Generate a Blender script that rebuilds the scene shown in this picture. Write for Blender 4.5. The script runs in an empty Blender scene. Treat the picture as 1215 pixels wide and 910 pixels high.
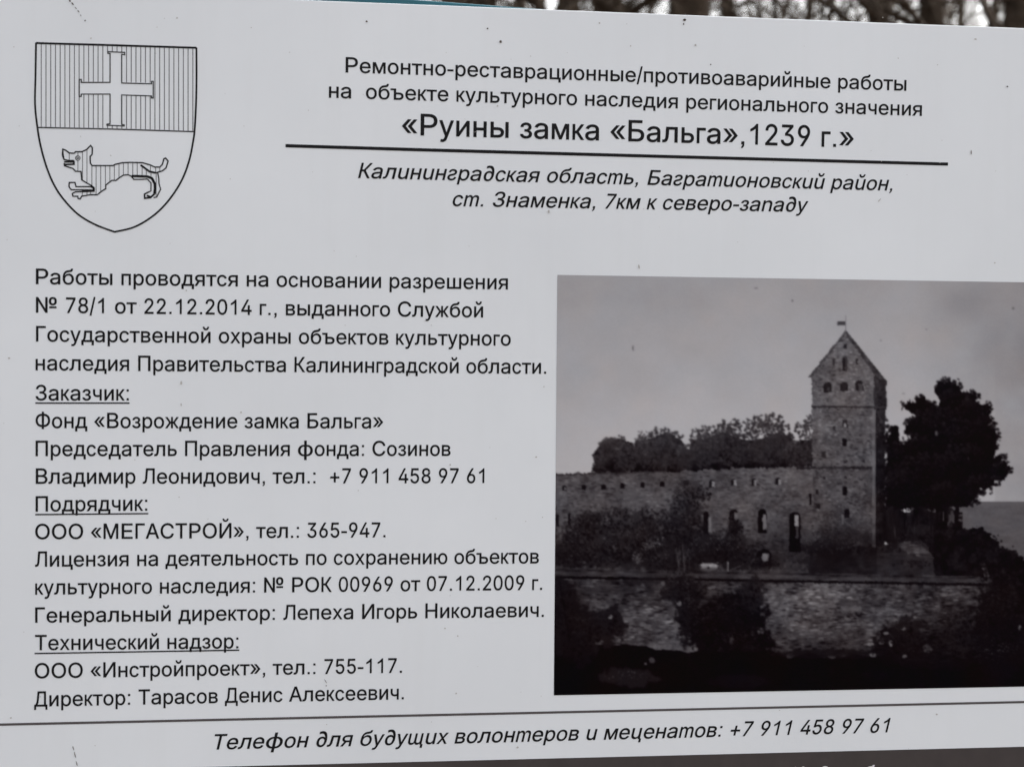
import bpy, bmesh, math, random
import numpy as np
from mathutils import Matrix, Vector

scene = bpy.context.scene
COL = scene.collection
R = math.radians

# ------------------------------------------------------------------ camera
cam_data = bpy.data.cameras.new('camera')
cam = bpy.data.objects.new('camera', cam_data)
COL.objects.link(cam)
cam.matrix_world = Matrix((( 0.98822229, -0.00614149, -0.15290186, -0.44719237),
                           (-0.15239023,  0.05143028, -0.98698133, -2.19480744),
                           ( 0.01392532,  0.9986577 ,  0.04988865,  1.49892048),
                           (0, 0, 0, 1)))
cam_data.sensor_width = 36.0
cam_data.lens = 36.0 * 2158.98 / 1215.0
cam_data.clip_start = 0.05
cam_data.clip_end = 2000
cam_data.dof.use_dof = True
cam_data.dof.focus_distance = 2.30
cam_data.dof.aperture_fstop = 6.0
cam_data.dof.aperture_blades = 7
scene.camera = cam

# ------------------------------------------------------------------ light
SUN_EL, SUN_ROT = 45.0, 62.0        # veiled sun behind the board
world = bpy.data.worlds.new('World')
scene.world = world
world.use_nodes = True
wn, wl = world.node_tree.nodes, world.node_tree.links
for n in list(wn): wn.remove(n)
wo = wn.new('ShaderNodeOutputWorld'); bg = wn.new('ShaderNodeBackground')
sky = wn.new('ShaderNodeTexSky'); sky.sky_type = 'NISHITA'; sky.sun_disc = False
sky.sun_elevation = R(SUN_EL); sky.sun_rotation = R(SUN_ROT)
sky.air_density = 1.0; sky.dust_density = 6.0; sky.ozone_density = 1.0
hs = wn.new('ShaderNodeHueSaturation'); hs.inputs['Saturation'].default_value = 0.26   # overcast: grey-white
wl.new(sky.outputs[0], hs.inputs['Color']); wl.new(hs.outputs[0], bg.inputs[0])
bg.inputs[1].default_value = 0.15
wl.new(bg.outputs[0], wo.inputs[0])
sd = bpy.data.lights.new('sun', 'SUN'); sd.energy = 0.8; sd.angle = R(25); sd.color = (1, .99, .98)
sun = bpy.data.objects.new('sun', sd); COL.objects.link(sun)
# Nishita: sun_rotation measured clockwise from +Y
az = R(SUN_ROT); d = Vector((math.sin(az)*math.cos(R(SUN_EL)), math.cos(az)*math.cos(R(SUN_EL)), math.sin(R(SUN_EL))))
sun.rotation_euler = d.to_track_quat('Z', 'Y').to_euler()
vs = scene.view_settings
vs.view_transform = 'Standard'; vs.look = 'None'; vs.gamma = 1.0; vs.exposure = 1.72
vs.use_curve_mapping = False

# ------------------------------------------------------------------ materials
def mat(name, col, rough=.6, spec=.3, noise=None, bump=None, coord='Object'):
    m = bpy.data.materials.new(name); m.use_nodes = True
    nt = m.node_tree; b = nt.nodes['Principled BSDF']
    b.inputs['Base Color'].default_value = (*col, 1); b.inputs['Roughness'].default_value = rough
    b.inputs['Specular IOR Level'].default_value = spec
    tc = nt.nodes.new('ShaderNodeTexCoord')
    if noise:
        sc, col2, lo, hi = noise
        n = nt.nodes.new('ShaderNodeTexNoise'); n.inputs['Scale'].default_value = sc; n.inputs['Detail'].default_value = 6
        n.inputs['Roughness'].default_value = .6
        r = nt.nodes.new('ShaderNodeValToRGB')
        r.color_ramp.elements[0].position = lo; r.color_ramp.elements[1].position = hi
        r.color_ramp.elements[0].color = (*col, 1); r.color_ramp.elements[1].color = (*col2, 1)
        nt.links.new(tc.outputs[coord], n.inputs['Vector']); nt.links.new(n.outputs['Fac'], r.inputs['Fac'])
        nt.links.new(r.outputs['Color'], b.inputs['Base Color'])
    if bump:
        sc, st, dist = bump
        n = nt.nodes.new('ShaderNodeTexNoise'); n.inputs['Scale'].default_value = sc; n.inputs['Detail'].default_value = 4
        bp = nt.nodes.new('ShaderNodeBump'); bp.inputs['Strength'].default_value = st; bp.inputs['Distance'].default_value = dist
        nt.links.new(tc.outputs[coord], n.inputs['Vector']); nt.links.new(n.outputs['Fac'], bp.inputs['Height'])
        nt.links.new(bp.outputs[0], b.inputs['Normal'])
    return m
M_panel = mat('white_plastic', (.785, .805, .822), .34, .4, (2.3, (.715, .735, .752), .3, .75), (3.0, .25, .004))
def streaks(m):
    nt = m.node_tree; b = nt.nodes['Principled BSDF']; src = b.inputs['Base Color'].links[0].from_socket
    tc = nt.nodes.new('ShaderNodeTexCoord'); mp_ = nt.nodes.new('ShaderNodeMapping'); mp_.inputs['Scale'].default_value = (26, 1, 1.6)
    n = nt.nodes.new('ShaderNodeTexNoise'); n.inputs['Scale'].default_value = 1; n.inputs['Detail'].default_value = 8; n.inputs['Roughness'].default_value = .65
    r = nt.nodes.new('ShaderNodeMapRange'); r.inputs['From Min'].default_value = .5; r.inputs['From Max'].default_value = .8; r.inputs['To Max'].default_value = .12
    mx = nt.nodes.new('ShaderNodeMix'); mx.data_type = 'RGBA'; mx.inputs[7].default_value = (.60, .60, .585, 1)
    nt.links.new(tc.outputs['Object'], mp_.inputs[0]); nt.links.new(mp_.outputs[0], n.inputs['Vector']); nt.links.new(n.outputs['Fac'], r.inputs[0])
    nt.links.new(r.outputs[0], mx.inputs[0]); nt.links.new(src, mx.inputs[6]); nt.links.new(mx.outputs[2], b.inputs['Base Color'])
    r2 = nt.nodes.new('ShaderNodeMapRange'); r2.inputs['To Min'].default_value = .26; r2.inputs['To Max'].default_value = .5
    nt.links.new(n.outputs['Fac'], r2.inputs[0]); nt.links.new(r2.outputs[0], b.inputs['Roughness'])
streaks(M_panel)
M_ink = mat('black_ink', (.007, .007, .008), .5, .1, (60, (.014, .013, .014), .3, .7))
M_hair = mat('grey_hairline_ink', (.10, .10, .105), .5, .2, (80, (.16, .16, .165), .3, .7))
M_band = mat('dark_brown_ink', (.050, .042, .041), .45, .25, (30, (.062, .052, .050), .3, .7))
M_bandtext = mat('white_lettering', (.62, .60, .60), .5, .2, (40, (.7, .68, .68), .3, .7))
M_dirt = mat('dirt', (.16, .13, .11), .9, .1, (300, (.06, .05, .045), .3, .7))
M_faint = mat('faint_dirt', (.52, .50, .48), .9, .1, (300, (.40, .38, .36), .3, .7))
M_teal = mat('teal_paint', (.006, .065, .085), .45, .4, (14, (.010, .085, .11), .3, .7), (60, .3, .002))
M_bark = mat('bark', (.030, .022, .016), .9, .1, (9, (.075, .055, .040), .35, .7), (30, .8, .02))
M_bark2 = mat('pale_bark', (.05, .038, .028), .9, .1, (9, (.11, .085, .062), .35, .7), (30, .8, .02))
M_ground = mat('leaf_litter', (.040, .028, .019), .95, .1, (7, (.105, .075, .048), .35, .7), (18, .9, .05))

def obj(name, mesh, m=None, parent=None, loc=None):
    o = bpy.data.objects.new(name, mesh); COL.objects.link(o)
    if m: mesh.materials.append(m)
    if parent: o.parent = parent
    if loc: o.location = loc
    return o
def tag(o, label=None, cat=None, group=None, kind=None):
    for k, v in (('label', label), ('category', cat), ('group', group), ('kind', kind)):
        if v: o[k] = v
    return o
def mesh_from(name, V, F, smooth=False):
    me = bpy.data.meshes.new(name); me.from_pydata([tuple(v) for v in V], [], F); me.update()
    if smooth: me.polygons.foreach_set('use_smooth', [True]*len(me.polygons))
    return me
def box_mesh(name, x0, x1, y0, y1, z0, z1, bev=0.0):
    bm = bmesh.new(); bmesh.ops.create_cube(bm, size=1)
    for v in bm.verts:
        v.co = ((x0+x1)/2+v.co.x*(x1-x0), (y0+y1)/2+v.co.y*(y1-y0), (z0+z1)/2+v.co.z*(z1-z0))
    if bev: bmesh.ops.bevel(bm, geom=bm.edges[:], offset=bev, segments=2, affect='EDGES', profile=.5)
    me = bpy.data.meshes.new(name); bm.to_mesh(me); bm.free(); return me

# -------------------------------------------------- survey of the board
# the board stands in the plane y = 0; positions measured on the photograph are turned
# into metres on that plane (x right, z up) once, through this plane-to-picture mapping
HW = np.array([[1.04461765e+03, -1.13932751e-01, 7.45955263e+02],
               [3.88626512e+01, -1.02225353e+03, 1.89776272e+03],
               [7.17396303e-02, -2.34070503e-02, 1.08353483e+00]])
HWI = np.linalg.inv(HW)
def wp(px, py):
    q = HWI @ np.array([px, py, 1.0]); return q[0]/q[2], q[1]/q[2]
def to_photo(X, Z):
    q0 = HW[0,0]*X+HW[0,1]*Z+HW[0,2]; q1 = HW[1,0]*X+HW[1,1]*Z+HW[1,2]; q2 = HW[2,0]*X+HW[2,1]*Z+HW[2,2]
    return q0/q2, q1/q2
EM = 0.025

# ------------------------------------------------------------------ ground, board
X0, X1 = -0.745, 0.765
ZT0 = wp(800, 17.5)[1]; zl = wp(360, .5); zr = wp(1210, 33.8)
ZTOP = (zl[1]+zr[1])/2
ZBOT = .87

ground = bpy.data.meshes.new('ground')
bm = bmesh.new(); bmesh.ops.create_grid(bm, x_segments=90, y_segments=90, size=1)
rg = random.Random(4)
for v in bm.verts:
    r = max(abs(v.co.x), abs(v.co.y)); k = (r**2.2)*600/max(r, 1e-6)
    v.co.x *= k; v.co.y *= k
    dd = math.hypot(v.co.x, v.co.y)
    v.co.z = (rg.random()-.5)*.05*min(1, dd/4) + (min(dd, 120)/120)**2*1.5
bm.to_mesh(ground); bm.free()
ground.polygons.foreach_set('use_smooth', [True]*len(ground.polygons))
g = obj('ground', ground, M_ground); tag(g, kind='structure')

board = bpy.data.objects.new('information_board', None); COL.objects.link(board)
tag(board, 'large white information board with black Russian text, a shield drawing and a dark castle picture', 'information board')
# panel: top edge follows the measured (very slightly tilted) line
def panel():
    bm = bmesh.new()
    tz = lambda x: zl[1]+(zr[1]-zl[1])*(x-zl[0])/(zr[0]-zl[0])
    vs_ = [(X0, ZBOT), (X1, ZBOT), (X1, tz(X1)), (X0, tz(X0))]
    f = [bm.verts.new((x, 0, z)) for x, z in vs_]; b = [bm.verts.new((x, .005, z)) for x, z in vs_]
    bm.faces.new(f); bm.faces.new(b[::-1])
    for i in range(4): bm.faces.new((f[i], b[i], b[(i+1)%4], f[(i+1)%4]))
    bmesh.ops.recalc_face_normals(bm, faces=bm.faces)
    bmesh.ops.bevel(bm, geom=bm.edges[:], offset=.0006, segments=2, affect='EDGES', profile=.5)
    me = bpy.data.meshes.new('panel'); bm.to_mesh(me); bm.free(); return me
obj('panel', panel(), M_panel, board)

# printed black features: flat polygons in a list, laid at depth y
def strip_poly(pts, w, closed=False):
    """polyline (board metres) -> list of quads/polys of width w"""
    pts = [Vector(p) for p in pts]; n = len(pts); L = []; Rr = []
    for i in range(n):
        a = pts[(i-1)%n] if (closed or i > 0) else pts[i]
        c = pts[(i+1)%n] if (closed or i < n-1) else pts[i]
        b = pts[i]
        d1 = (b-a).normalized() if (b-a).length > 1e-9 else None
        d2 = (c-b).normalized() if (c-b).length > 1e-9 else None
        d1 = d1 or d2; d2 = d2 or d1
        t = (d1+d2); t = t.normalized() if t.length > .2 else d1
        nn = Vector((-t.y, t.x)); k = min(1.6, 1/max(.3, abs(nn.dot(Vector((-d1.y, d1.x))))))
        L.append(b+nn*w/2*k); Rr.append(b-nn*w/2*k)
    V = []; F = []
    for i in range(n): V += [L[i], Rr[i]]
    m = n if closed else n-1
    for i in range(m):
        j = (i+1)%n; F.append((2*i, 2*j, 2*j+1, 2*i+1))
    return V, F
def print_mesh(name, polys, y):
    V = []; F = []
    for k, (v, f) in enumerate(polys):
        o = len(V); V += [(p[0], y-k*2e-6, p[1]) for p in v]; F += [tuple(i+o for i in q) for q in f]
    me = mesh_from(name, V, F)
    bm = bmesh.new(); bm.from_mesh(me)
    for f in bm.faces:
        if f.normal.y > 0: f.normal_flip()
    bm.to_mesh(me); bm.free(); return me
def smooth(P, n=6):
    out = []
    for i in range(len(P)-1):
        p0 = P[max(i-1, 0)]; p1 = P[i]; p2 = P[i+1]; p3 = P[min(i+2, len(P)-1)]
        for k in range(n):
            t = k/n; out.append(tuple(.5*(2*p1[a]+(p2[a]-p0[a])*t+(2*p0[a]-5*p1[a]+4*p2[a]-p3[a])*t*t+(3*p1[a]-p0[a]-3*p2[a]+p3[a])*t**3) for a in (0, 1)))
    return out+[P[-1]]
def line_px(pts, wpx, closed=False):
    return strip_poly([wp(*p) for p in pts], wpx*.98e-3, closed)

Y1 = -.0003
GLYPH_TEXT = '''
А 667 23,0,280,716,384,716,644,0,549,0,399,426,367,524,323,673,341,673,296,522,265,426,118,0|153,200,153,280,514,280,514,200
Б 656 88,0,88,716,532,716,532,636,182,636,182,416,353,416,424,409,485,391,534,361,570,321,593,271,600,212,593,151,570,99,534,57,485,26,424,6,353,0|182,79,351,79,418,88,467,114,497,156,508,213,497,265,467,304,418,328,351,336,182,336
В 667 88,0,88,716,352,716,423,710,481,691,525,661,557,622,576,577,582,526,578,484,565,451,546,423,521,402,492,387,460,375,460,369,496,362,531,346,563,320,588,286,605,243,611,192,605,140,585,94,552,55,504,25,440,6,360,0|182,80,358,80,432,88,482,112,510,148,520,192,515,227,501,259,478,286,447,307,408,320,363,325,182,325|182,402,348,402,387,406,421,417,450,435,473,459,487,489,491,524,483,568,457,604,413,628,351,636,182,636
Г 542 499,716,499,636,168,636,168,0,81,0,81,716
Д 677 38,-154,38,80,87,80,115,121,139,185,159,280,172,414,193,716,572,716,572,80,639,80,639,-154,565,-154,565,0,111,0,111,-154|176,80,496,80,496,636,263,636,248,414,233,272,223,211,210,157,194,113
Е 667 96,0,96,716,594,716,594,636,199,636,199,402,566,402,566,322,199,322,199,80,598,80,598,0
Ж 923 507,716,507,0,417,0,417,716|25,0,253,372,44,716,152,716,333,398,593,398,773,716,880,716,672,371,898,0,796,0,608,318,316,318,126,0
З 604 303,-10,237,-3,178,15,130,44,92,83,68,131,58,185,150,185,157,152,172,123,196,101,226,84,262,74,302,70,345,74,382,86,414,105,438,130,453,161,458,196,453,233,438,265,414,291,381,311,340,323,291,327,233,327,233,407,291,407,330,410,365,421,394,439,415,464,429,493,433,528,429,562,417,591,398,614,372,632,340,643,304,647,268,643,234,633,205,617,182,594,167,566,161,532,74,532,83,586,107,633,143,672,190,701,245,720,305,726,367,719,420,699,463,668,495,628,515,582,522,532,514,477,490,431,452,395,402,372,402,367,445,355,480,335,509,309,530,276,543,238,547,196,539,140,515,90,478,49,429,17,370,-3
И 719 636,0,547,0,547,409,548,462,551,540,555,639,571,636,516,536,476,465,441,408,188,0,83,0,83,716,171,716,171,274,171,221,169,152,163,75,151,77,187,150,221,212,248,257,532,716,636,716
Й 719 636,0,547,0,547,409,548,462,551,540,555,639,571,636,516,536,476,465,441,408,188,0,83,0,83,716,171,716,171,274,171,221,169,152,163,75,151,77,187,150,221,212,248,257,532,716,636,716|360,791,324,796,292,809,264,831,243,858,229,891,225,927,286,927,291,897,307,873,331,858,360,852,390,858,413,873,429,897,434,927,496,927,492,891,478,859,457,831,429,810,397,796
К 583 75,0,75,716,156,716,156,404,245,404,453,716,550,716,313,369,560,0,463,0,248,325,156,325,156,0
Л 656 40,0,40,80,57,80,85,83,106,93,122,113,135,144,144,191,150,254,184,716,580,716,580,0,499,0,499,636,258,636,230,247,215,137,203,94,186,60,165,33,138,15,105,4,64,0
М 833 80,0,80,716,201,716,368,263,381,224,397,173,413,118,426,69,407,69,421,116,438,171,454,223,467,263,632,716,753,716,753,0,669,0,669,409,669,460,670,519,671,581,672,643,680,643,660,576,639,511,620,453,604,409,453,0,379,0,226,409,211,452,192,508,171,574,148,643,158,643,159,586,160,523,161,462,162,409,162,0
Н 722 84,0,84,716,174,716,174,407,548,407,548,716,638,716,638,0,548,0,548,326,174,326,174,0
О 778 389,-10,299,2,219,35,153,89,102,162,70,252,59,358,70,463,102,553,153,626,219,681,299,714,389,726,480,714,559,681,626,626,676,553,708,463,719,358,708,252,676,162,626,89,559,35,480,2|389,74,453,83,510,107,558,147,596,203,619,273,627,358,619,443,596,513,558,569,510,609,453,633,389,642,326,633,269,609,220,568,183,513,159,442,151,358,159,273,183,203,220,147,269,107,326,83
П 719 635,716,635,0,545,0,545,636,173,636,173,0,84,0,84,716
Р 667 90,0,90,716,353,716,433,709,499,686,549,651,585,605,606,550,613,489,606,428,585,374,549,327,499,292,433,269,353,261,164,261,164,341,349,341,403,346,446,360,478,383,500,413,513,449,517,489,513,530,500,565,478,595,445,617,403,631,348,636,187,636,187,0
С 722 378,-10,290,2,213,35,148,89,99,162,67,252,57,358,67,463,99,553,148,626,213,681,290,714,378,726,432,722,482,710,528,690,569,663,605,629,634,589,656,542,669,490,578,490,567,525,551,555,531,581,506,603,478,620,446,632,413,639,378,642,316,633,260,608,213,568,177,512,154,442,146,358,154,274,177,204,213,148,260,107,316,83,378,74,413,77,446,84,478,97,506,113,531,135,551,161,567,191,578,226,669,226,656,174,634,128,605,87,570,53,528,26,482,6,432,-6
Т 611 43,636,43,716,568,716,568,636,350,636,350,0,262,0,262,636
У 636 126,0,126,81,178,81,211,84,237,92,256,107,270,130,284,163,24,716,127,716,224,502,269,397,304,303,338,209,311,209,360,344,422,502,510,716,611,716,355,118,321,57,298,33,267,15,227,4,176,0
Ф 760 351,51,266,61,193,89,133,134,89,195,62,270,53,358,62,446,89,521,133,582,193,627,266,655,351,665,409,665,495,655,568,627,627,582,671,521,698,446,707,358,698,270,671,195,627,134,568,89,495,61,409,51|355,135,406,135,471,141,525,161,568,193,600,236,619,292,625,358,619,424,600,480,568,523,525,555,471,575,406,581,355,581,289,575,235,555,192,523,161,480,142,424,135,358,142,292,161,236,192,193,235,161,289,141|338,-41,338,757,422,757,422,-41
Х 667 25,0,305,400,305,333,41,716,146,716,250,564,287,508,314,463,342,411,327,411,354,463,382,508,420,564,525,716,628,716,364,336,364,404,641,0,537,0,411,182,377,232,351,275,324,325,344,325,317,277,290,233,255,182,129,0
Ц 738 650,0,88,0,88,716,183,716,183,80,555,80,555,716,650,716|633,-154,633,0,595,0,595,79,723,79,723,-154
Ч 667 305,267,238,273,181,291,134,322,100,366,79,424,72,496,72,716,160,716,160,496,171,429,205,383,255,357,317,348,373,353,426,368,476,391,523,421,523,332,476,306,425,285,368,272|496,0,496,716,585,716,585,0
а 556 228,-12,179,-7,135,7,97,30,68,61,50,100,43,148,48,188,62,220,83,245,111,264,143,278,179,288,255,301,334,310,360,315,379,321,390,332,394,349,394,351,391,381,381,406,365,426,343,441,314,450,280,453,244,450,213,441,188,428,168,412,153,393,143,375,59,398,81,441,112,473,149,497,190,514,233,524,277,527,341,519,376,509,408,493,437,470,461,438,476,397,481,344,481,0,395,0,395,71,389,71,360,34,337,16,308,1,272,-8|243,62,288,67,326,80,355,101,376,128,389,157,394,189,394,260,371,249,331,241,286,234,251,230,192,217,167,206,148,191,135,170,131,143,135,119,146,99,163,83,185,71,213,64
б 573 289,-11,224,-3,166,21,117,60,80,112,56,177,48,253,48,271,50,347,57,412,69,467,87,514,111,557,141,593,178,620,221,640,273,653,332,660,381,671,395,680,404,692,410,725,486,725,482,683,471,649,452,621,423,601,383,587,332,579,267,570,216,553,177,525,148,488,129,435,118,363,120,363,138,398,164,429,196,457,233,478,274,492,319,497,374,489,424,464,466,426,498,375,519,315,526,248,518,178,495,116,459,63,411,23,354,-3|290,63,334,68,371,85,400,111,422,147,436,192,441,244,436,296,423,340,402,376,373,402,337,418,294,424,249,418,210,400,178,373,153,336,138,291,133,240,138,192,152,149,175,113,206,85,245,68
в 531 71,0,71,519,282,519,358,510,416,481,453,437,466,381,459,340,439,309,407,286,366,273,395,266,423,252,448,233,468,208,481,177,485,140,480,102,465,68,440,40,406,18,364,5,315,0|150,76,315,76,351,81,378,95,395,118,400,147,395,182,378,209,351,226,315,231,150,231|150,301,283,301,324,306,356,321,376,344,382,374,376,403,356,425,324,438,282,443,150,443
г 364 347,519,347,442,136,442,136,0,63,0,63,519
д 583 18,-150,18,77,61,77,88,113,108,159,123,224,133,316,151,519,486,519,486,77,566,77,566,-150,483,-150,483,0,101,0,101,-150|155,77,403,77,403,442,227,442,215,316,206,239,195,173,178,119
е 556 292,-11,221,-3,161,22,113,63,77,116,54,181,47,256,54,331,76,396,111,451,158,492,216,517,283,527,325,523,366,512,405,493,440,466,469,431,492,386,506,331,511,265,511,232,103,232,103,302,465,302,426,277,422,325,410,367,390,403,362,429,326,446,283,452,239,446,201,429,172,402,150,369,137,330,132,289,132,243,137,190,152,145,176,110,208,84,247,68,292,63,322,65,349,72,373,84,393,100,409,120,421,144,503,124,486,87,461,54,429,27,389,6,343,-7
ж 668 25,0,207,264,27,519,113,519,263,299,299,299,299,519,371,519,371,299,406,299,555,519,642,519,462,264,644,0,556,0,406,221,371,221,371,0,299,0,299,221,264,221,113,0
з 458 228,-6,179,-2,135,11,97,31,68,58,49,92,42,130,125,130,134,105,157,84,190,70,228,65,270,71,303,89,325,116,332,149,324,183,301,210,265,228,217,234,183,234,183,297,217,297,257,302,289,319,311,345,318,378,312,410,294,435,266,451,230,457,194,452,162,437,140,414,132,384,53,384,60,424,78,458,106,486,143,508,185,521,231,526,278,520,319,506,352,483,377,454,392,420,397,382,391,340,370,307,338,283,300,270,300,266,351,251,387,224,410,188,417,143,411,102,393,66,364,36,326,13,280,-1
и 559 487,0,403,0,403,376,398,376,151,0,72,0,72,519,155,519,155,142,160,142,408,519,487,519
й 559 487,0,403,0,403,376,398,376,151,0,72,0,72,519,155,519,155,142,160,142,408,519,487,519|279,604,243,609,211,625,184,649,163,680,149,717,145,758,206,758,211,724,226,697,250,679,279,673,308,679,332,697,347,724,352,758,414,758,409,717,396,680,375,649,348,625,315,610
к 438 61,0,61,519,132,519,132,294,177,294,335,519,425,519,248,268,428,0,337,0,194,217,132,217,132,0
л 583 9,0,9,77,29,77,52,79,71,86,86,98,97,117,107,145,114,181,122,288,132,519,507,519,507,0,417,0,417,442,217,442,208,259,201,180,188,115,167,65,137,29,95,7,40,0
м 688 68,0,68,519,185,519,298,230,316,181,330,137,341,96,351,56,337,56,347,95,358,136,371,181,389,230,500,519,620,519,620,0,541,0,541,270,541,324,541,377,542,430,543,485,552,485,533,411,512,345,484,270,378,0,309,0,201,270,173,344,152,411,132,485,143,485,144,435,145,381,145,326,146,270,146,0
н 552 417,305,417,228,134,228,134,305|154,519,154,0,71,0,71,519|481,519,481,0,398,0,398,519
о 556 278,-11,213,-3,156,22,110,63,75,116,53,181,46,256,53,333,75,398,110,452,156,492,213,518,278,527,343,518,400,492,446,452,481,398,503,333,510,256,503,181,481,116,446,63,400,22,343,-3|278,64,324,70,362,90,391,121,411,161,424,207,428,256,424,307,411,353,391,393,362,424,324,445,278,451,232,445,194,424,166,393,145,353,133,307,129,256,133,207,145,161,166,121,194,90,232,70
п 542 472,519,472,0,391,0,391,442,151,442,151,0,70,0,70,519
р 556 69,-195,69,519,147,519,147,437,155,437,180,473,199,493,225,510,258,522,300,527,359,518,410,493,453,454,485,400,505,335,511,258,505,182,485,116,453,62,411,22,359,-3,301,-11,259,-7,226,5,200,23,181,43,155,80,149,80,149,-195|289,64,331,70,366,90,394,120,414,160,426,207,430,259,426,311,414,357,394,396,367,426,331,445,289,451,246,445,211,427,184,398,164,360,152,313,148,259,152,205,164,157,184,118,212,89,247,70
с 500 262,-11,201,-3,148,22,104,63,71,116,50,181,43,256,50,333,71,398,104,452,148,492,201,518,262,527,296,524,329,516,358,504,385,487,409,466,429,441,445,411,457,379,383,358,367,396,341,425,306,445,262,451,219,445,183,424,156,393,137,353,125,307,122,256,125,207,137,161,156,121,183,90,219,70,262,64,307,71,342,90,368,121,384,160,459,140,447,107,431,77,411,51,387,29,360,12,329,-1,297,-9
т 458 187,0,187,444,9,444,9,519,449,519,449,444,272,444,272,0
у 500 61,-190,79,-117,92,-120,113,-123,133,-122,151,-115,167,-101,181,-79,193,-49,209,-2,22,519,108,519,212,212,240,119,264,28,236,28,260,119,288,212,392,519,477,519,262,-79,246,-116,227,-146,204,-169,179,-186,150,-195,118,-199,83,-196
ф 823 358,-11,275,-3,202,22,142,63,97,116,68,181,59,256,68,333,97,398,142,452,202,492,275,518,358,527,464,527,548,518,621,492,681,452,726,398,754,333,764,256,754,181,726,116,681,63,621,22,548,-3,464,-11|358,59,464,59,524,66,573,87,610,119,637,160,654,206,659,256,654,308,637,355,610,397,573,430,524,452,464,459,358,459,299,452,250,430,213,397,185,355,169,308,164,256,169,206,185,160,212,119,250,87,299,66|358,-195,358,725,464,725,464,-195
х 500 28,0,226,299,226,234,38,519,132,519,195,418,237,347,274,282,232,282,267,347,308,418,372,519,464,519,275,231,275,293,472,0,379,0,305,117,264,186,228,249,270,249,236,186,196,117,121,0
ц 573 73,0,73,519,157,519,157,77,406,77,406,519,490,519,490,0|474,-149,474,0,439,0,439,77,559,77,559,-149
ч 521 257,162,179,174,119,210,81,270,68,354,68,519,148,519,148,354,155,302,179,267,214,246,257,239,302,242,343,249,421,272,421,195,370,178,317,166|373,0,373,519,452,519,452,0
ш 802 74,519,159,519,159,77,358,77,358,519,444,519,444,77,642,77,642,519,728,519,728,0,74,0
щ 823 74,519,161,519,161,77,361,77,361,519,448,519,448,77,648,77,648,519,734,519,734,0,74,0|718,-149,718,0,682,0,682,77,805,77,804,-149
ъ 625 9,451,9,519,196,519,196,451|230,334,383,334,440,329,488,313,527,287,554,254,571,214,577,169,571,124,554,83,527,49,488,22,440,6,383,0,158,0,158,519,243,519,243,77,383,77,426,83,461,102,484,130,491,165,484,202,461,231,426,250,383,256,230,256
ы 719 147,334,302,334,360,329,408,313,447,287,475,254,492,214,497,169,492,124,474,83,446,49,408,22,359,6,302,0,74,0,74,519,160,519,160,77,301,77,345,83,380,102,403,130,411,165,403,202,380,231,345,250,301,256,147,256|558,0,558,519,644,519,644,0
ь 521 140,334,288,334,343,329,390,313,426,287,453,254,469,214,475,169,469,124,453,83,426,49,389,22,343,6,288,0,71,0,71,519,153,519,153,77,288,77,329,83,363,102,385,130,392,165,385,202,363,231,329,250,288,256,140,256
э 510 243,-11,208,-9,174,-1,143,12,115,29,91,51,70,77,54,107,42,140,118,160,134,121,161,90,197,71,243,64,287,70,323,90,351,121,370,161,382,207,386,256,382,307,370,353,351,393,323,424,287,445,243,451,198,445,162,425,136,396,120,358,44,379,56,411,72,441,93,466,117,487,145,504,175,516,208,524,243,527,305,518,360,492,404,452,438,398,459,333,466,256,459,181,438,116,404,63,360,22,305,-3|399,223,171,223,171,298,399,298
ю 750 67,0,67,519,142,519,142,0|124,222,124,297,302,297,302,222|483,-11,421,-3,367,22,323,63,289,116,268,181,261,256,268,333,289,398,323,452,367,492,421,518,483,527,546,518,600,492,645,452,678,398,699,333,706,256,699,181,678,116,645,63,600,22,546,-3|483,64,528,70,564,90,592,121,611,161,623,207,627,256,623,307,611,353,592,393,564,424,528,445,483,451,439,445,403,424,376,393,356,353,345,307,341,256,345,207,356,161,376,121,403,90,439,70
я 542 467,0,382,0,382,446,259,446,200,440,161,422,138,393,131,355,138,317,161,288,200,271,259,265,419,265,419,195,253,195,161,206,96,238,58,289,45,355,58,421,96,473,161,508,253,519,467,519|120,0,21,0,171,235,267,235
0 556 278,-10,214,1,159,34,116,87,84,160,65,250,59,358,65,465,85,556,117,628,160,682,214,715,278,726,342,715,396,682,440,628,471,556,491,465,497,358,491,250,472,160,440,87,397,34,343,1|278,70,321,78,356,104,385,145,405,202,418,273,422,358,418,442,405,514,385,571,356,612,321,638,278,647,236,638,200,612,172,571,151,514,138,442,134,358,138,273,151,202,172,145,200,104,236,78
1 556 94,0,94,77,480,77,480,0|339,716,339,0,261,0,261,631,257,631,106,504,106,601,244,716
2 556 78,0,78,67,288,322,346,397,367,429,381,460,390,490,393,523,389,559,378,589,359,614,335,632,307,643,275,647,241,643,211,630,188,609,170,582,160,548,156,509,80,509,87,570,106,623,136,666,176,698,223,719,276,726,329,719,376,699,414,668,443,627,462,578,468,524,465,485,455,447,438,408,412,364,328,253,187,85,187,80,478,80,478,0
3 556 267,-10,213,-4,163,14,120,42,86,81,63,129,54,185,134,185,141,151,155,123,176,100,203,83,234,73,268,70,305,74,338,86,365,105,386,131,400,164,404,204,400,242,388,276,367,306,337,329,297,343,247,348,192,348,192,421,353,631,353,636,85,636,85,716,457,716,457,648,259,392,259,407,324,406,378,388,423,356,455,313,476,261,482,204,475,145,455,93,422,50,379,18,327,-3
4 556 49,148,49,223,303,716,381,716,133,234,133,229,507,229,507,148|346,0,346,171,346,206,346,447,421,447,421,0
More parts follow.
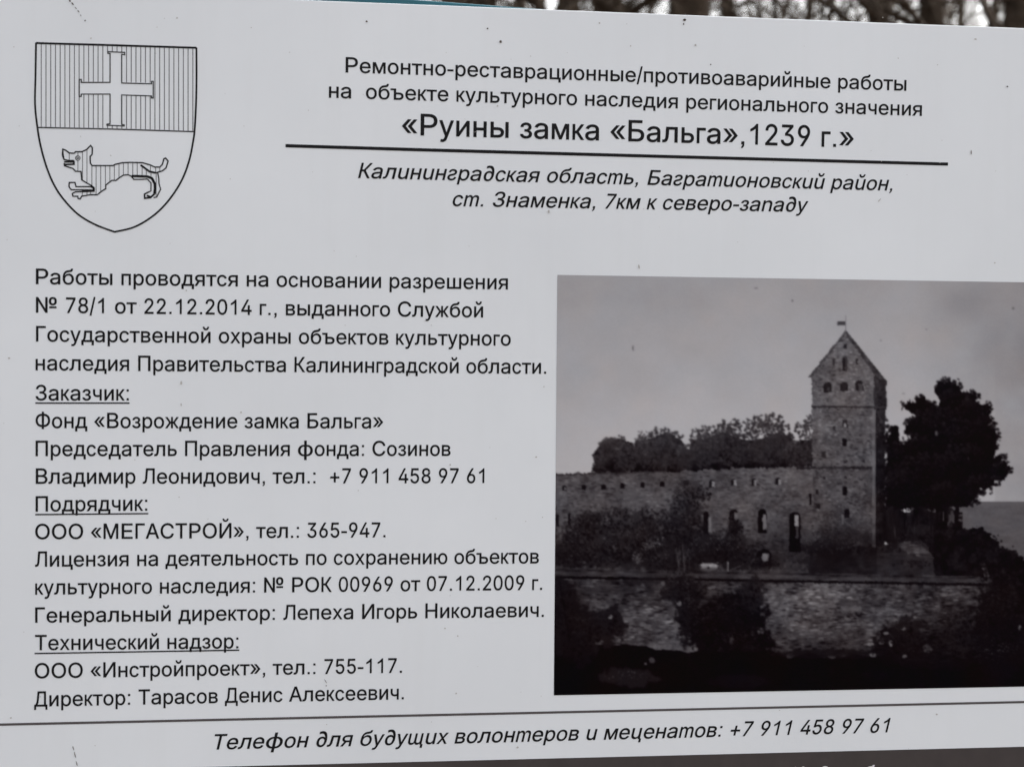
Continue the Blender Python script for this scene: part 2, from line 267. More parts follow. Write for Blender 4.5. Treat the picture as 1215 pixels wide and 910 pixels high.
5 556 272,-10,219,-3,172,16,132,45,102,85,81,131,73,184,150,184,156,153,169,125,189,102,213,85,241,74,272,70,307,75,339,91,366,115,386,147,398,185,402,228,398,272,385,311,364,344,337,369,305,384,267,390,236,387,206,378,178,364,157,346,83,356,118,716,450,716,450,636,185,636,164,424,167,424,190,443,218,457,249,466,282,469,323,465,361,452,394,430,424,401,447,366,465,325,476,280,480,230,473,164,453,106,421,58,379,21,329,-2
6 556 278,-10,223,-2,175,21,134,57,104,105,84,162,78,228,83,281,98,336,125,401,168,479,310,716,395,716,185,368,179,368,189,387,203,405,220,420,240,432,263,440,288,442,342,435,388,415,425,382,454,338,471,284,477,221,471,158,451,102,421,56,381,20,332,-2|278,68,312,73,342,88,367,112,386,143,398,180,402,221,398,263,386,300,367,331,342,354,312,369,278,373,244,369,213,354,188,331,169,301,157,265,153,223,157,180,169,143,188,112,213,88,244,73
7 556 119,0,397,631,397,636,76,636,76,716,479,716,479,631,202,0
8 556 278,-10,218,-3,166,16,123,47,91,87,71,135,64,190,68,234,80,275,99,310,124,339,154,361,187,372,187,376,146,397,114,433,93,481,86,535,93,587,111,633,140,672,179,701,225,719,278,726,330,719,376,701,414,672,444,633,462,587,469,535,462,481,441,433,409,397,369,376,369,372,402,361,431,339,456,310,475,275,488,234,492,190,485,135,465,87,432,47,389,16,337,-3|278,69,317,73,350,85,376,104,396,129,409,160,413,195,409,233,396,265,375,293,347,314,314,327,278,331,241,327,208,314,180,293,159,265,146,233,142,195,146,160,158,129,178,104,205,85,239,73|278,408,309,411,337,423,359,441,377,465,388,495,392,529,388,562,378,591,360,615,338,633,310,644,278,647,246,644,218,633,195,615,177,591,167,562,163,529,167,495,177,465,195,441,218,423,246,411
9 556 277,726,332,718,381,695,421,659,452,611,471,554,477,488,472,435,457,380,430,315,387,237,246,0,160,0,370,348,377,348,367,329,353,311,335,296,315,284,292,276,267,274,214,281,168,301,130,334,102,378,84,432,78,495,84,558,104,614,135,661,175,696,223,718|277,648,244,643,214,628,189,604,170,573,158,536,154,495,158,453,170,416,189,385,214,362,244,347,277,343,312,347,342,362,367,385,386,415,398,452,402,493,398,536,386,573,367,604,342,628,312,643
. 278 141,-6,115,-2,93,12,78,33,73,58,78,83,93,103,115,117,141,122,167,117,189,103,204,83,209,58,204,33,189,12,167,-2
, 278 56,-168,100,100,203,100,125,-168
: 278 141,-6,115,-2,93,12,78,33,73,58,78,83,93,103,115,117,141,122,167,117,189,103,204,83,209,58,204,33,189,12,167,-2|141,381,115,386,93,400,78,420,73,445,78,470,93,491,115,505,141,509,167,505,189,491,204,470,209,445,204,420,189,400,167,386
/ 278 262,750,79,-108,16,-108,199,750
- 333 248,344,248,264,84,264,84,344
+ 584 255,48,255,512,329,512,329,48|79,242,79,318,504,318,504,242
« 556 233,69,45,294,233,519,329,519,145,294,329,69|424,69,237,294,424,519,521,519,336,294,521,69
» 556 36,69,220,294,36,519,132,519,320,294,132,69|227,69,411,294,227,519,324,519,511,294,324,69
№ 1073 85,0,85,716,171,716,491,170,498,170,498,716,587,716,587,0,500,0,182,542,174,542,174,0|676,216,676,288,981,288,981,216|828,350,780,355,739,370,705,395,680,428,665,468,660,515,660,561,665,608,680,648,705,681,738,706,779,721,827,727,875,721,916,706,949,681,973,648,988,608,993,561,993,515,988,468,973,428,949,395,916,370,875,355|828,420,863,426,888,446,904,476,909,515,909,561,903,599,888,629,863,648,827,654,790,648,765,629,750,599,745,561,745,515,750,476,765,446,791,426
s 500 249,-11,198,-7,154,5,115,24,85,52,62,87,49,129,129,146,144,108,170,82,205,67,248,62,297,68,335,85,359,111,367,141,362,165,348,186,324,201,290,212,204,233,143,254,99,285,73,325,64,375,70,417,89,454,119,484,158,507,204,522,256,527,306,522,348,510,382,490,409,464,430,433,444,397,367,379,354,407,332,432,301,449,257,455,214,450,179,434,156,409,149,379,154,353,170,333,197,317,235,305,314,286,376,265,420,235,445,195,454,146,447,103,428,64,397,33,356,9,306,-6
u 556 247,-7,198,-2,156,15,121,42,94,80,77,130,71,190,71,519,154,519,154,197,162,143,186,103,223,77,271,69,306,73,338,85,364,105,384,132,397,167,401,209,401,519,484,519,484,0,404,0,404,126,417,126,388,64,349,23,301,1
m 732 63,0,63,519,135,519,135,404,129,404,141,442,159,473,181,497,207,515,234,526,263,530,309,520,345,494,371,454,385,403,375,403,387,439,405,469,429,494,457,513,489,525,525,530,563,524,597,509,627,484,649,449,664,404,669,349,669,0,595,0,595,347,588,396,568,428,537,446,503,452,474,449,449,437,430,420,415,397,406,370,403,338,403,0,329,0,329,356,323,395,304,426,275,446,239,452,214,449,189,438,168,420,151,396,140,364,137,326,137,0
n 556 154,310,154,0,71,0,71,519,152,519,152,393,139,393,168,455,206,495,254,518,309,527,358,521,400,504,436,477,462,439,479,390,485,329,485,0,402,0,402,322,394,376,371,416,334,442,285,450,250,446,218,434,192,414,171,387,159,352
∂ 556 270,478,306,474,341,462,373,442,400,416,389,476,370,528,344,576,313,611,277,633,240,640,178,632,120,612,113,701,168,725,204,733,248,736,322,722,383,680,429,614,462,525,482,431,489,323,489,296,483,214,464,140,433,78,391,31,339,1,278,-9,217,-1,165,23,124,61,93,112,74,171,68,238,68,249,74,311,92,366,121,413,161,448,211,470|279,401,241,396,210,380,186,355,170,324,160,288,157,248,157,238,160,194,170,153,186,119,209,91,240,74,278,68,316,75,347,95,370,128,387,170,396,219,399,274,399,308,384,345,368,365,346,384,317,397
'''
# ------------------------------------------------------------------ lettering
GLYPHS = {}
for ln in GLYPH_TEXT.strip('\n').split('\n'):
    ch = ln[0]; a, rest = ln[2:].split(' ', 1)
    cs = []
    for c in rest.split('|'):
        q = list(map(int, c.split(','))); cs.append([(q[i]/1000, q[i+1]/1000) for i in range(0, len(q), 2)])
    GLYPHS[ch] = (int(a)/1000, cs)
def area(c): return sum(c[i][0]*c[(i+1)%len(c)][1]-c[(i+1)%len(c)][0]*c[i][1] for i in range(len(c)))/2
def inside(p, c):
    r = False; n = len(c)
    for i in range(n):
        (x1, y1), (x2, y2) = c[i], c[(i+1)%n]
        if (y1 > p[1]) != (y2 > p[1]) and p[0] < (x2-x1)*(p[1]-y1)/(y2-y1)+x1: r = not r
    return r
def sq(x0, y0, x1, y1): return [(x0, y0), (x1, y0), (x1, y1), (x0, y1)]
DOT = sq(.098, .008, .182, .092)
GLYPHS['.'] = (.278, [DOT]); GLYPHS[':'] = (.278, [DOT, sq(.098, .427, .182, .511)])
GLYPHS[','] = (.278, [[(.098, .008), (.098, .092), (.182, .092), (.182, 0), (.172, -.06), (.145, -.10), (.112, -.128), (.09, -.10), (.118, -.075), (.133, -.04), (.137, .008)]])
GLYPHS['-'] = (.333, [sq(.04, .222, .293, .296)])
GLYPHS['1'] = (.556, [[(.3650, .008), (.293, .008), (.293, .56), (.253, .53), (.201, .50), (.150, .474), (.117, .46), (.117, .531), (.183, .573), (.238, .616), (.285, .664), (.316, .711), (.365, .711)]])
# cursive Cyrillic forms of the italic, put together from the upright outlines
def top_of(ch): return max(p[1] for c in GLYPHS[ch][1] for p in c)
ITAL = {}
def mk_ital():
    u, m_, n_, s_, dd = (GLYPHS[k] for k in 'umns∂')
    breve = [c for c in GLYPHS['й'][1] if min(p[1] for p in c) > .53]
    ITAL['и'] = u; ITAL['п'] = n_; ITAL['т'] = m_; ITAL['д'] = dd
    ITAL['й'] = (u[0], u[1]+[[(x+(u[0]-GLYPHS['й'][0])/2, y) for x, y in c] for c in breve])
    ux = max(p[0] for c in u[1] for p in c)
    def tail(x): return [(x-.01, .0), (x+.055, 0), (x+.055, -.16), (x-.025, -.16), (x-.025, .075), (x-.01, .075)]
    ITAL['ц'] = (u[0]+.03, u[1]+[tail(ux-.002)])
    mw = m_[0]; mm = [[(mw-x, .519-y) for x, y in c] for c in m_[1]]
    mx = max(p[0] for c in mm for p in c)
    ITAL['щ'] = (mw+.04, mm+[tail(mx-.002)])
    ITAL['г'] = (s_[0]*.93, [[((s_[0]-x)*.93, y) for x, y in c][::-1] for c in s_[1]])
mk_ital()
def fatten(c, d, sg):
    n = len(c); out = []
    for i in range(n):
        p = Vector(c[i]); a = Vector(c[i-1]); b = Vector(c[(i+1)%n])
        d1 = (p-a).normalized(); d2 = (b-p).normalized(); t = d1+d2
        if t.length < .3: t = d1
        t.normalize(); k = min(1.5, 1/max(.4, t.dot(d1)))
        out.append((p.x+t.y*d*k*sg, p.y-t.x*d*k*sg))
    return out
def fill_glyph(cs):
    """fill the outlines of one glyph with thin trapezoids (non-zero winding, so overlapping strokes merge)"""
    big = [c for c in cs if len(c) > 2]
    if not big: return [], []
    sg = 1 if area(max(big, key=lambda c: abs(area(c)))) > 0 else -1
    big = [fatten(c, INK_SPREAD, sg) for c in big]
    E = []
    for c in big:
        for i in range(len(c)):
            p, q = c[i], c[(i+1)%len(c)]
            if abs(p[1]-q[1]) < 1e-7: continue
            E.append((p[0], p[1], q[0], q[1], 1) if p[1] < q[1] else (q[0], q[1], p[0], p[1], -1))
    ys = {round(v, 6) for e in E for v in (e[1], e[3])}
    for i in range(len(E)):
        x1, y1, x2, y2, _ = E[i]; m1 = (x2-x1)/(y2-y1)
        for j in range(i):
            x3, y3, x4, y4, _ = E[j]
            lo, hi = max(y1, y3), min(y2, y4)
            if hi-lo < 1e-6: continue
            m2 = (x4-x3)/(y4-y3)
            fl = (x1+m1*(lo-y1))-(x3+m2*(lo-y3)); fh = (x1+m1*(hi-y1))-(x3+m2*(hi-y3))
            if fl*fh < 0: ys.add(round(lo+(hi-lo)*fl/(fl-fh), 6))
    ys = sorted(ys); V = []; F = []
    for y0, y1 in zip(ys, ys[1:]):
        if y1-y0 < 2e-5: continue
        ym = (y0+y1)/2; act = []
        for e in E:
            if e[1] < ym < e[3]:
                m = (e[2]-e[0])/(e[3]-e[1]); act.append((e[0]+m*(ym-e[1]), e[0]+m*(y0-e[1]), e[0]+m*(y1-e[1]), e[4]))
        act.sort(); w = 0
        for e in act:
            if w == 0: st = e
            w += e[3]
            if w == 0:
                o = len(V); V += [(st[1], y0, 0), (e[1], y0, 0), (e[2], y1, 0), (st[2], y1, 0)]; F.append((o, o+1, o+2, o+3))
    return V, F
INK_SPREAD = .0105
CACHE = {}
def glyph(ch, it):
    key = (ch, it)
    if key not in CACHE:
        adv, cs = ITAL[ch] if (it and ch in ITAL) else GLYPHS[ch]
        CACHE[key] = (adv, cs, fill_glyph(cs))
    return CACHE[key]
def text_line(s, xs, ys, xe, ye, size=1.0, it=False, m=None, xshape=None, under=None, name='text_line', label=None):
    """ink runs from (xs, ys) to (xe, ye) along its baseline (photo measurements)"""
    ax, az_ = wp(xs, ys); bx, bz = wp(xe, ye)
    sh = .21 if it else 0
    V = []; F = []; x = 0; ink0 = None; ink1 = 0
    for n, ch in enumerate(s):
        if ch == ' ': x += .278; continue
        adv, cs, (gv, gf) = glyph(ch, it)
        lo = min(p[0]+sh*p[1] for c in cs for p in c); hi = max(p[0]+sh*p[1] for c in cs for p in c)
        if ink0 is None: ink0 = x+(lo if not it else min(p[0] for c in cs for p in c if p[1] < .1))
        ink1 = x+hi
        o = len(V); V += [(x+p[0]+sh*p[1], p[1], p[2]) for p in gv]; F += [tuple(i+o for i in q) for q in gf]
        x += adv
    L = math.hypot(bx-ax, bz-az_); sx = L/(ink1-ink0); sy = EM*size
    ux, uz = (bx-ax)/L, (bz-az_)/L
    pts = []
    for (px, py, k) in V:
        u = (px-ink0)*sx; v = py*sy
        pts.append((ax+u*ux-v*uz*0, Y1-k*1e-5-.0, az_+u*uz+v))
    me = mesh_from(name, pts, F)
    if under:
        v, f = line_px(under, 1.7); o = len(pts)
        pts += [(p[0], Y1-.00004, p[1]) for p in v]; F += [tuple(i+o for i in q) for q in f]
        me = mesh_from(name, pts, F)
    bm = bmesh.new(); bm.from_mesh(me)
    for f in bm.faces:
        if f.normal.y > 0: f.normal_flip()
    bm.to_mesh(me); bm.free()
    o = obj(name, me, m or M_ink, board)
    if label: o['label'] = label
    return sx/sy
LINES = [
 ("Работы проводятся на основании разрешения", 42.9, 337.1, 602.3, 343.4),
 ("№ 78/1 от 22.12.2014 г., выданного Службой", 42.9, 370.9, 572.9, 376.6),
 ("Государственной охраны объектов культурного", 43, 405.1, 605.7, 410),
 ("наследия Правительства Калининградской области.", 42.5, 439.2, 647.7, 443.4),
 ("Заказчик:", 42.5, 474.9, 152.6, 475),
 ("Фонд «Возрождение замка Бальга»", 42.5, 507.7, 454.3, 508),
 ("Председатель Правления фонда: Созинов", 42.5, 540.9, 534.3, 540.6),
 ("Владимир Леонидович, тел.:  +7 911 458 97 61", 42.7, 573.7, 574.3, 572.9),
 ("Подрядчик:", 42.5, 606.6, 174.5, 605.6),
 ("ООО «МЕГАСТРОЙ», тел.: 365-947.", 42, 639.4, 457.1, 637.1),
 ("Лицензия на деятельность по сохранению объектов", 41.8, 672, 639.1, 668),
 ("культурного наследия: № РОК 00969 от 07.12.2009 г.", 42, 705.1, 642.9, 699.4),
 ("Генеральный директор: Лепеха Игорь Николаевич.", 42, 738.3, 644.9, 731.4),
 ("Технический надзор:", 41.8, 770.9, 282.6, 768.7),
 ("ООО «Инстройпроект», тел.: 755-117.", 41.5, 804.3, 476.6, 797.7),
 ("Директор: Тарасов Денис Алексеевич.", 40.8, 837.8, 478.8, 829.1)]
UNDER = {4: [(42, 478.2), (153.7, 478.2)], 8: [(41.8, 610.3), (176, 609.1)], 13: [(41, 774.9), (284, 770.9)]}
for i, L in enumerate(LINES):
    r = text_line(*L, under=UNDER.get(i), label='underlined black heading' if i in UNDER else None)
    print('ratio %.3f' % r, L[0][:20])
for L in [("Ремонтно-реставрационные/противоаварийные работы", 410.3, 86.3, 1075, 108, 1.0, False),
          ("на  объекте культурного наследия регионального значения", 390.5, 116.2, 1093.4, 137.8, 1.0, False),
          ("«Руины замка «Бальга»,1239 г.»", 477.1, 160.2, 1012.4, 175.2, 1.42, False),
          ("Калининградская область, Багратионовский район,", 425.1, 211.4, 1058.5, 226.3, 1.0, True),
          ("ст. Знаменка, 7км к северо-западу", 537.7, 244.6, 958.6, 251.6, 1.0, True),
          ("Телефон для будущих волонтеров и меценатов: +7 911 458 97 61", 257.2, 888.6, 1056, 868.3, 1.03, True)]:
    r = text_line(*L, label=('largest title line' if L[5] > 1.2 else 'slanted italic line' if L[6] else None))
    print('ratio %.3f' % r, L[0][:20])
# ruled lines and dark band
o = obj('ruled_line', print_mesh('ruled_line', [line_px([(338.8, 173.2), (500, 178.1), (800, 186.3), (1124.8, 195)], 4.0)], Y1), M_ink, board); o['label'] = 'thick black rule under the title'
a = wp(0, 859.2); b = wp(1215, 832.4)
def ext(pa, pb, x): t = (x-pa[0])/(pb[0]-pa[0]); return (x, pa[1]+(pb[1]-pa[1])*t)
o = obj('ruled_line', print_mesh('ruled_line', [strip_poly([ext(a, b, X0+.003), ext(a, b, X1-.003)], .0029)], Y1), mat('grey_ink', (.075, .065, .067), .5, .2, (50, (.095, .085, .085), .3, .7)), board); o['label'] = 'thin dark grey rule across the board'
a = wp(400, 905.6); b = wp(1072, 888.9)
p = [ext(a, b, X0+.003), ext(a, b, X1-.003)]
o = obj('printed_band', print_mesh('printed_band', [([(p[0][0], ZBOT+.003), (p[1][0], ZBOT+.003), p[1], p[0]], [(0, 1, 2, 3)])], Y1), M_band, board); o['label'] = 'dark brown band along the bottom'
Y1 -= .0003
text_line("10", 939.5, 925.2, 956.5, 924.8, .95, False, M_bandtext)
text_line("2", 973.5, 924.5, 983.5, 924.3, .95, False, M_bandtext)
text_line("б", 1026, 923.6, 1038, 923.4, .98, False, M_bandtext)
Y1 += .0003

# ------------------------------------------------------------------ coat of arms
arms = obj('coat_of_arms', print_mesh('shield_outline', [
    line_px([(42.8, 51.6), (120, 53.7), (233.1, 57.2)], 2.4),
    line_px(smooth([(42.8, 51.0), (42.2, 90), (41.6, 123.7), (44.5, 152), (48.5, 174.5), (55.7, 199.7), (65.2, 221.5), (77.4, 239), (93.2, 254.9), (113, 266.7), (136, 275.4)])+smooth([(136, 275.4),
             (158.5, 269.9), (178.3, 258.8), (194.1, 245), (208, 227.2), (217.9, 209.4), (224.8, 189.6), (228.9, 169.8), (231, 154), (232.6, 124), (233.2, 95), (233.1, 57)]), 2.2),
    line_px([(44.5, 151.6), (140, 153.7), (230.8, 156.6)], 1.5)], Y1), M_ink, board)
arms['label'] = 'black line drawing of a shield'
S4 = 4.043
cross = [(517,250),(598,253),(598,265),(584,262),(584,400),(727,404),(727,392),(735,392),(735,472),(727,472),(727,462),(584,457),(584,598),(596,600),(596,606),(513,602),(513,597),(528,595),(528,453),(390,453),(390,464),(380,464),(380,383),(390,383),(390,397),(528,397),(528,258),(517,258)]
obj('cross', print_mesh('cross', [line_px([(x/S4, y/S4) for x, y in cross], 1.25, True)], Y1-.0001), M_ink, arms)
hat = []
for k in range(33):
    x = 198+22.72*k; top = 212+(x-172)*.03; bot = 615+(x-180)*.024
    segs = [(top, bot)]
    if 383 < x < 735:
        yc = 397+(x-528)*.02
        segs = [(top, yc-2), (yc+60, bot)]
    if 513 < x < 598: segs = [(top, 250)]
    if 513 < x < 598: segs.append((603, bot))
    for s0, s1 in segs: hat.append(line_px([(x/S4, s0/S4), (x/S4, s1/S4)], .95))
obj('hatching', print_mesh('hatching', hat, Y1), M_hair, arms)
def W8(pts): return [(60+x/8.1, 160+y/8.1) for x, y in pts]
wolf = []
for pts, w in [
 ([(230,180),(240,165),(300,165),(345,145),(385,105),(402,125),(400,190),(380,212),(383,275),(400,298),(500,298),(600,298),(620,287),(690,270),(780,267),(880,270),(960,292),(1000,312),(1050,312),(1075,285),(1090,232),(1105,225),(1130,255),(1110,320),(1075,348),(1010,368)], 1.25),
 ([(865,292),(905,320),(950,355),(1010,368)], 1.9),
 ([(1030,368),(1040,420),(1042,470),(1058,525),(1040,560),(1020,600),(990,605)], 1.1),
 ([(780,398),(860,400),(930,403),(975,420),(1003,475),(1004,520),(998,570)], 2.4),
 ([(775,400),(800,430),(880,430),(930,427),(965,465),(965,540),(945,552)], 1.1),
 ([(965,605),(905,612),(903,572),(945,550)], 1.5), ([(998,570),(965,600),(925,585)], 1.8),
 ([(775,400),(745,385),(700,390),(660,415),(630,440),(590,440),(530,485),(530,520),(490,545),(450,578),(380,578),(300,592),(285,618),(265,614),(262,592),(215,592),(210,565),(240,550),(400,545)], 1.2),
 ([(425,532),(200,530),(177,500),(180,460),(235,460),(245,500),(385,500),(412,515)], 1.2),
 ([(385,487),(415,512),(415,540),(300,545)], 2.0),
 ([(385,485),(340,460),(300,435),(293,355),(240,352),(215,325),(180,315),(135,300),(130,275)], 1.2),
 ([(130,262),(225,262),(225,285),(130,288)], 1.6), ([(130,238),(115,200),(118,140),(145,150),(180,177),(230,180)], 1.3), ([(118,140),(120,190),(130,238),(165,248),(228,250)], 1.2)]:
    wolf.append(line_px(W8(pts), w*1.25))
for r in (22, 9): wolf.append(line_px(W8([(262+r*math.cos(t*math.pi/6), 226+r*math.sin(t*math.pi/6)) for t in range(12)]), .8, True))
obj('wolf', print_mesh('wolf', wolf, Y1-.0001), M_ink, arms)
wh = []
for x, y0, y1 in [(263,165,204),(263,248,352),(307,170,435),(350,150,465),(397,300,495),(438,300,578),(482,298,552),(527,298,520),(570,298,450),(613,290,440),(658,278,415),(700,270,390),(745,268,385),(790,268,398),(833,268,400),(880,300,402),(920,335,403),(965,362,412),(180,178,248),(305,548,590),(350,548,585),(385,548,580),(960,295,350),(1010,314,366),(1050,314,350),(1015,370,590)]:
    wh.append(line_px(W8([(x, y0), (x, y1)]), .8))
obj('wolf_hatching', print_mesh('wolf_hatching', wh, Y1), M_hair, arms)

# ------------------------------------------------------------------ printed picture
def vnoise(x, y, seed):
    rs = np.random.RandomState(seed); T = rs.rand(256, 256)
    xi = np.floor(x).astype(int); yi = np.floor(y).astype(int); fx = x-xi; fy = y-yi
    fx = fx*fx*(3-2*fx); fy = fy*fy*(3-2*fy)
    a = T[yi%256, xi%256]; b = T[yi%256, (xi+1)%256]; c = T[(yi+1)%256, xi%256]; d = T[(yi+1)%256, (xi+1)%256]
    return (a*(1-fx)+b*fx)*(1-fy)+(c*(1-fx)+d*fx)*fy
NK = 2.0
def fbm(x, y, s, seed, oct=4, ax=1.0, ay=1.0):
    v = 0; a = 1; t = 0
    for k in range(oct):
        v = v+a*vnoise(x/s*ax*2**k+17*k, y/s*ay*2**k+31*k, seed+k); t += a; a *= .55
    return (v/t-.5)*NK
def poly(x, y, P):
    m = np.zeros(x.shape, bool); n = len(P)
    for i in range(n):
        (x1, y1), (x2, y2) = P[i], P[(i+1)%n]
        if y1 == y2: continue
        m ^= ((y1 > y) != (y2 > y)) & (x < (x2-x1)*(y-y1)/(y2-y1)+x1)
    return m
def paint(X, Y):
    """tones (0-255, display) of the printed castle picture, in the units the picture was measured in"""
    n1 = fbm(X, Y, 90, 1); n2 = fbm(X, Y, 26, 9); n3 = fbm(X, Y, 7, 21, 3); n4 = fbm(X, Y, 2.4, 33, 2)
    hx = fbm(X, Y, 9, 40, 3, .5, 2.2)                    # horizontal brush strokes
    T = 152+10*np.clip((Y-330)/170, 0, 1)+n1*4+n2*2+n3*1.2
    cl = np.clip((X-1085)/130, 0, 1.3)  # sky darkens rightwards: the print's own tone plus lens falloff painted into it
    T = T+9*np.exp(-((Y-560)/90)**2)*(X < 1180)+fbm(X, Y, 45, 88, 4, .6, 1.4)*3.5-cl*(19+14*fbm(X, Y, 60, 77))-10*np.exp(-((X-1140)**2/900+(Y-360)**2/500))
    wx = X+n3*3.2+n4*1.5; wy = Y+fbm(X, Y, 7, 55, 3)*3.2+fbm(X, Y, 2.4, 66, 2)*1.5
    def put(mask, val): 
        nonlocal T
        T = np.where(mask, val, T)
    def blob(cx, cy, rx, ry, val, k=1.0, rag=.55):
        nonlocal T
        d = ((X-cx)/rx)**2+((Y-cy)/ry)**2+(n3*.8+n4*.35+n2*.5)*rag*1.6
        a = np.clip((1.1-d)*2.2, 0, 1)*k
        T = T*(1-a)+val*a
    rp = np.random.RandomState(5)
    x0_, y0_, st = X[0, 0], Y[0, 0], X[0, 1]-X[0, 0]
    T = T.copy()
    def dab(cx, cy, rx, ry, val, al=.8, ang=0.0):
        R_ = max(rx, ry)+1.2
        i0 = max(int((cx-R_-x0_)/st), 0); i1 = min(int((cx+R_-x0_)/st)+2, X.shape[1]); j0 = max(int((cy-R_-y0_)/st), 0); j1 = min(int((cy+R_-y0_)/st)+2, X.shape[0])
        if i1 <= i0 or j1 <= j0: return
        dx = X[j0:j1, i0:i1]-cx; dy = Y[j0:j1, i0:i1]-cy
        if ang: c_, s_ = math.cos(ang), math.sin(ang); dx, dy = dx*c_+dy*s_, dy*c_-dx*s_
        d = np.sqrt((dx/rx)**2+(dy/ry)**2)
        a = np.clip((1.15-d)*min(rx, ry)*1.1, 0, 1)*al
        T[j0:j1, i0:i1] = T[j0:j1, i0:i1]*(1-a)+val*a
    def masonry(P, n, L, h, lo, hi, al=.55, patch=None, angr=.05):
        xs = [p[0] for p in P]; ys = [p[1] for p in P]; k = 0
        cx = rp.uniform(min(xs), max(xs), n*2); cy = rp.uniform(min(ys), max(ys), n*2)
        m = poly(cx, cy, P); cx, cy = cx[m][:n], cy[m][:n]
        pn = fbm(cx, cy, 22, 610, 3)
        for x, y, q in zip(cx, cy, pn):
            t = lo+(hi-lo)*np.clip(.46+.7*q+rp.normal()*.27, 0, 1.25)
            if patch: t = t*patch(x, y)
            dab(x, y, rp.uniform(.4, 1)*L, rp.uniform(.6, 1)*h, t, al, rp.normal()*angr)
    def leaves(clumps, dark, light, nd=1.0, nl=.5, r0=1.6, r1=3.0, edge=1.0, la=.7):
        for cx, cy, rx, ry in clumps:
            n = int(rx*ry*.55*nd)
            for _ in range(n):
                a = rp.uniform(0, 6.283); q = np.sqrt(rp.uniform(0, 1))*(1+.14*edge*rp.normal())
                vol = (light-dark)*.42*max(0, -.35*math.cos(a)*q-.8*math.sin(a)*q-.05)
                dab(cx+math.cos(a)*rx*q, cy+math.sin(a)*ry*q, rp.uniform(r0, r1), rp.uniform(r0*.7, r1*.8), dark+vol+rp.normal()*dark*.12, .8, rp.uniform(0, 3.1))
        for cx, cy, rx, ry in clumps:
            for _ in range(int(rx*ry*.5*nl)):
                a = rp.uniform(0, 6.283); q = rp.uniform(0, 1)**.6*.95; ux, uy = math.cos(a)*q, math.sin(a)*q
                b = np.clip(.5-.35*ux-.75*uy+rp.normal()*.25, 0, 1.2)
                if b < .35: continue
                dab(cx+ux*rx, cy+uy*ry, rp.uniform(.6, 1.5), rp.uniform(.5, 1.1), dark+(light-dark)*b, la, rp.uniform(0, 3.1))
    # sea
    put((Y > 594.5) & (X > 1080), 84+hx*8+n4*3-np.clip((Y-594)/80, 0, 1)*6-4)
    # trees behind the curtain wall
    crown = [(703,562),(702,551),(706,546),(703,537),(708,527),(714,522),(724,518),(735,517),(745,520),(752,526),(755,516),(766,511),(777,507),(788,507),(801,512),(806,519),(814,527),(819,530),(820,516),(827,509),(838,506),(846,508),(856,500),(868,497),(877,500),(879,508),(884,512),(884,499),(893,494),(900,496),(907,490),(918,491),(926,496),(929,504),(938,512),(943,522),(948,520),(945,506),(943,500),(950,498),(956,500),(961,493),(968,492),(968,565),(703,565)]
    fol = 50+fbm(X, Y, 15, 90)*16+n3*13+n4*8-np.clip((Y-515)/42, 0, 1)*17
    put(poly(wx, wy, [(x, y+4) for x, y in crown]) & (Y > 512+10*np.abs(np.sin(X/21))), fol-6)
    leaves([(712,546,9,13),(726,530,15,12),(742,542,16,18),(735,524,9,7),(766,524,13,13),(784,516,14,9),(798,523,12,12),(780,538,28,18),(812,540,12,13),(826,520,8,12),(842,514,14,9),(836,535,18,20),(860,508,9,9),(872,505,9,8),(866,528,20,24),(890,506,8,10),(903,500,11,8),(918,500,12,10),(910,525,25,26),(932,516,9,13),(942,538,12,16),(950,508,7,8),(962,500,7,10),(958,530,10,22)], 42, 88, 1.0, .45, 1.3, 2.6, .55, .45)
    # curtain wall
    wall = 71+n2*15+n3*15+n4*11+hx*9-np.clip((Y-600)/70, 0, 1)*14+6*np.clip((X-850)/120, 0, 1)*(Y < 600)
    put(poly(X+n4, Y+n3*3+n4*1.6, [(640,563),(706,561),(790,560.5),(860,556),(905,555),(970,553),(1045,553),(1045,690),(640,690)]), wall)
    put((np.abs(Y-(563.2-(X-660)*.028)+n4*1.5) < 1.1) & (X < 790) & (X > 640), 48+n3*12)
    masonry([(645,563),(790,561),(905,556),(965,554),(965,668),(645,668)], 2800, 4.2, 1.4, 38, 94, .62, lambda x, y: 1-.22*np.clip((y-590)/70, 0, 1)+.1*(x > 850)*(y < 595))
    # tower
    put(poly(X+n4*1.5, Y+n4*1.5, [(963,446),(1037,441),(1037,487),(1040,655),(968,655),(964,560)]), 82+n2*15+n3*17+n4*13-np.clip((Y-490)/70, 0, 1)*9)
    put(poly(X, Y, [(1037,487),(1040,655),(968,655),(964,556),(1037,556)]) & (Y > 556), 66+n2*17+n3*18+n4*12-np.clip((Y-590)/60, 0, 1)*12)
    put(poly(X+n4*1.8, Y+n4*1.8, [(1003,393),(959.5,447.5),(1037,452),(1037,438)]), 84+n2*12+n3*17+n4*12)
    put(poly(X+n4, Y+n4, [(1037,441),(1051,455),(1052,480),(1050,500),(1049,655),(1039,655),(1037,480)]), 44+n3*11+n4*6-np.clip((Y-480)/60, 0, 1)*16)
    put(poly(X, Y, [(1003,391),(1052,452),(1052,457.5),(1037,444),(1003,397)]), 56+n3*22+n4*14)
    put(poly(X, Y+n4*2, [(1003,392),(959,447.5),(962,449),(1004,396)]), 60+n4*12)
    masonry([(963,448),(1003,395),(1036,441),(1037,655),(966,655)], 1700, 3.0, 1.4, 42, 116, .7, lambda x, y: 1-.1*np.clip((y-490)/60, 0, 1)-.16*np.clip((y-560)/80, 0, 1))
    masonry([(1038,446),(1050,458),(1050,600),(1040,600)], 160, 2, 2.5, 22, 60, .7)
    put((np.abs(Y-482.5-(X-963)*.006+n4) < 1.2) & (X > 963) & (X < 1051), 47+n3*10)
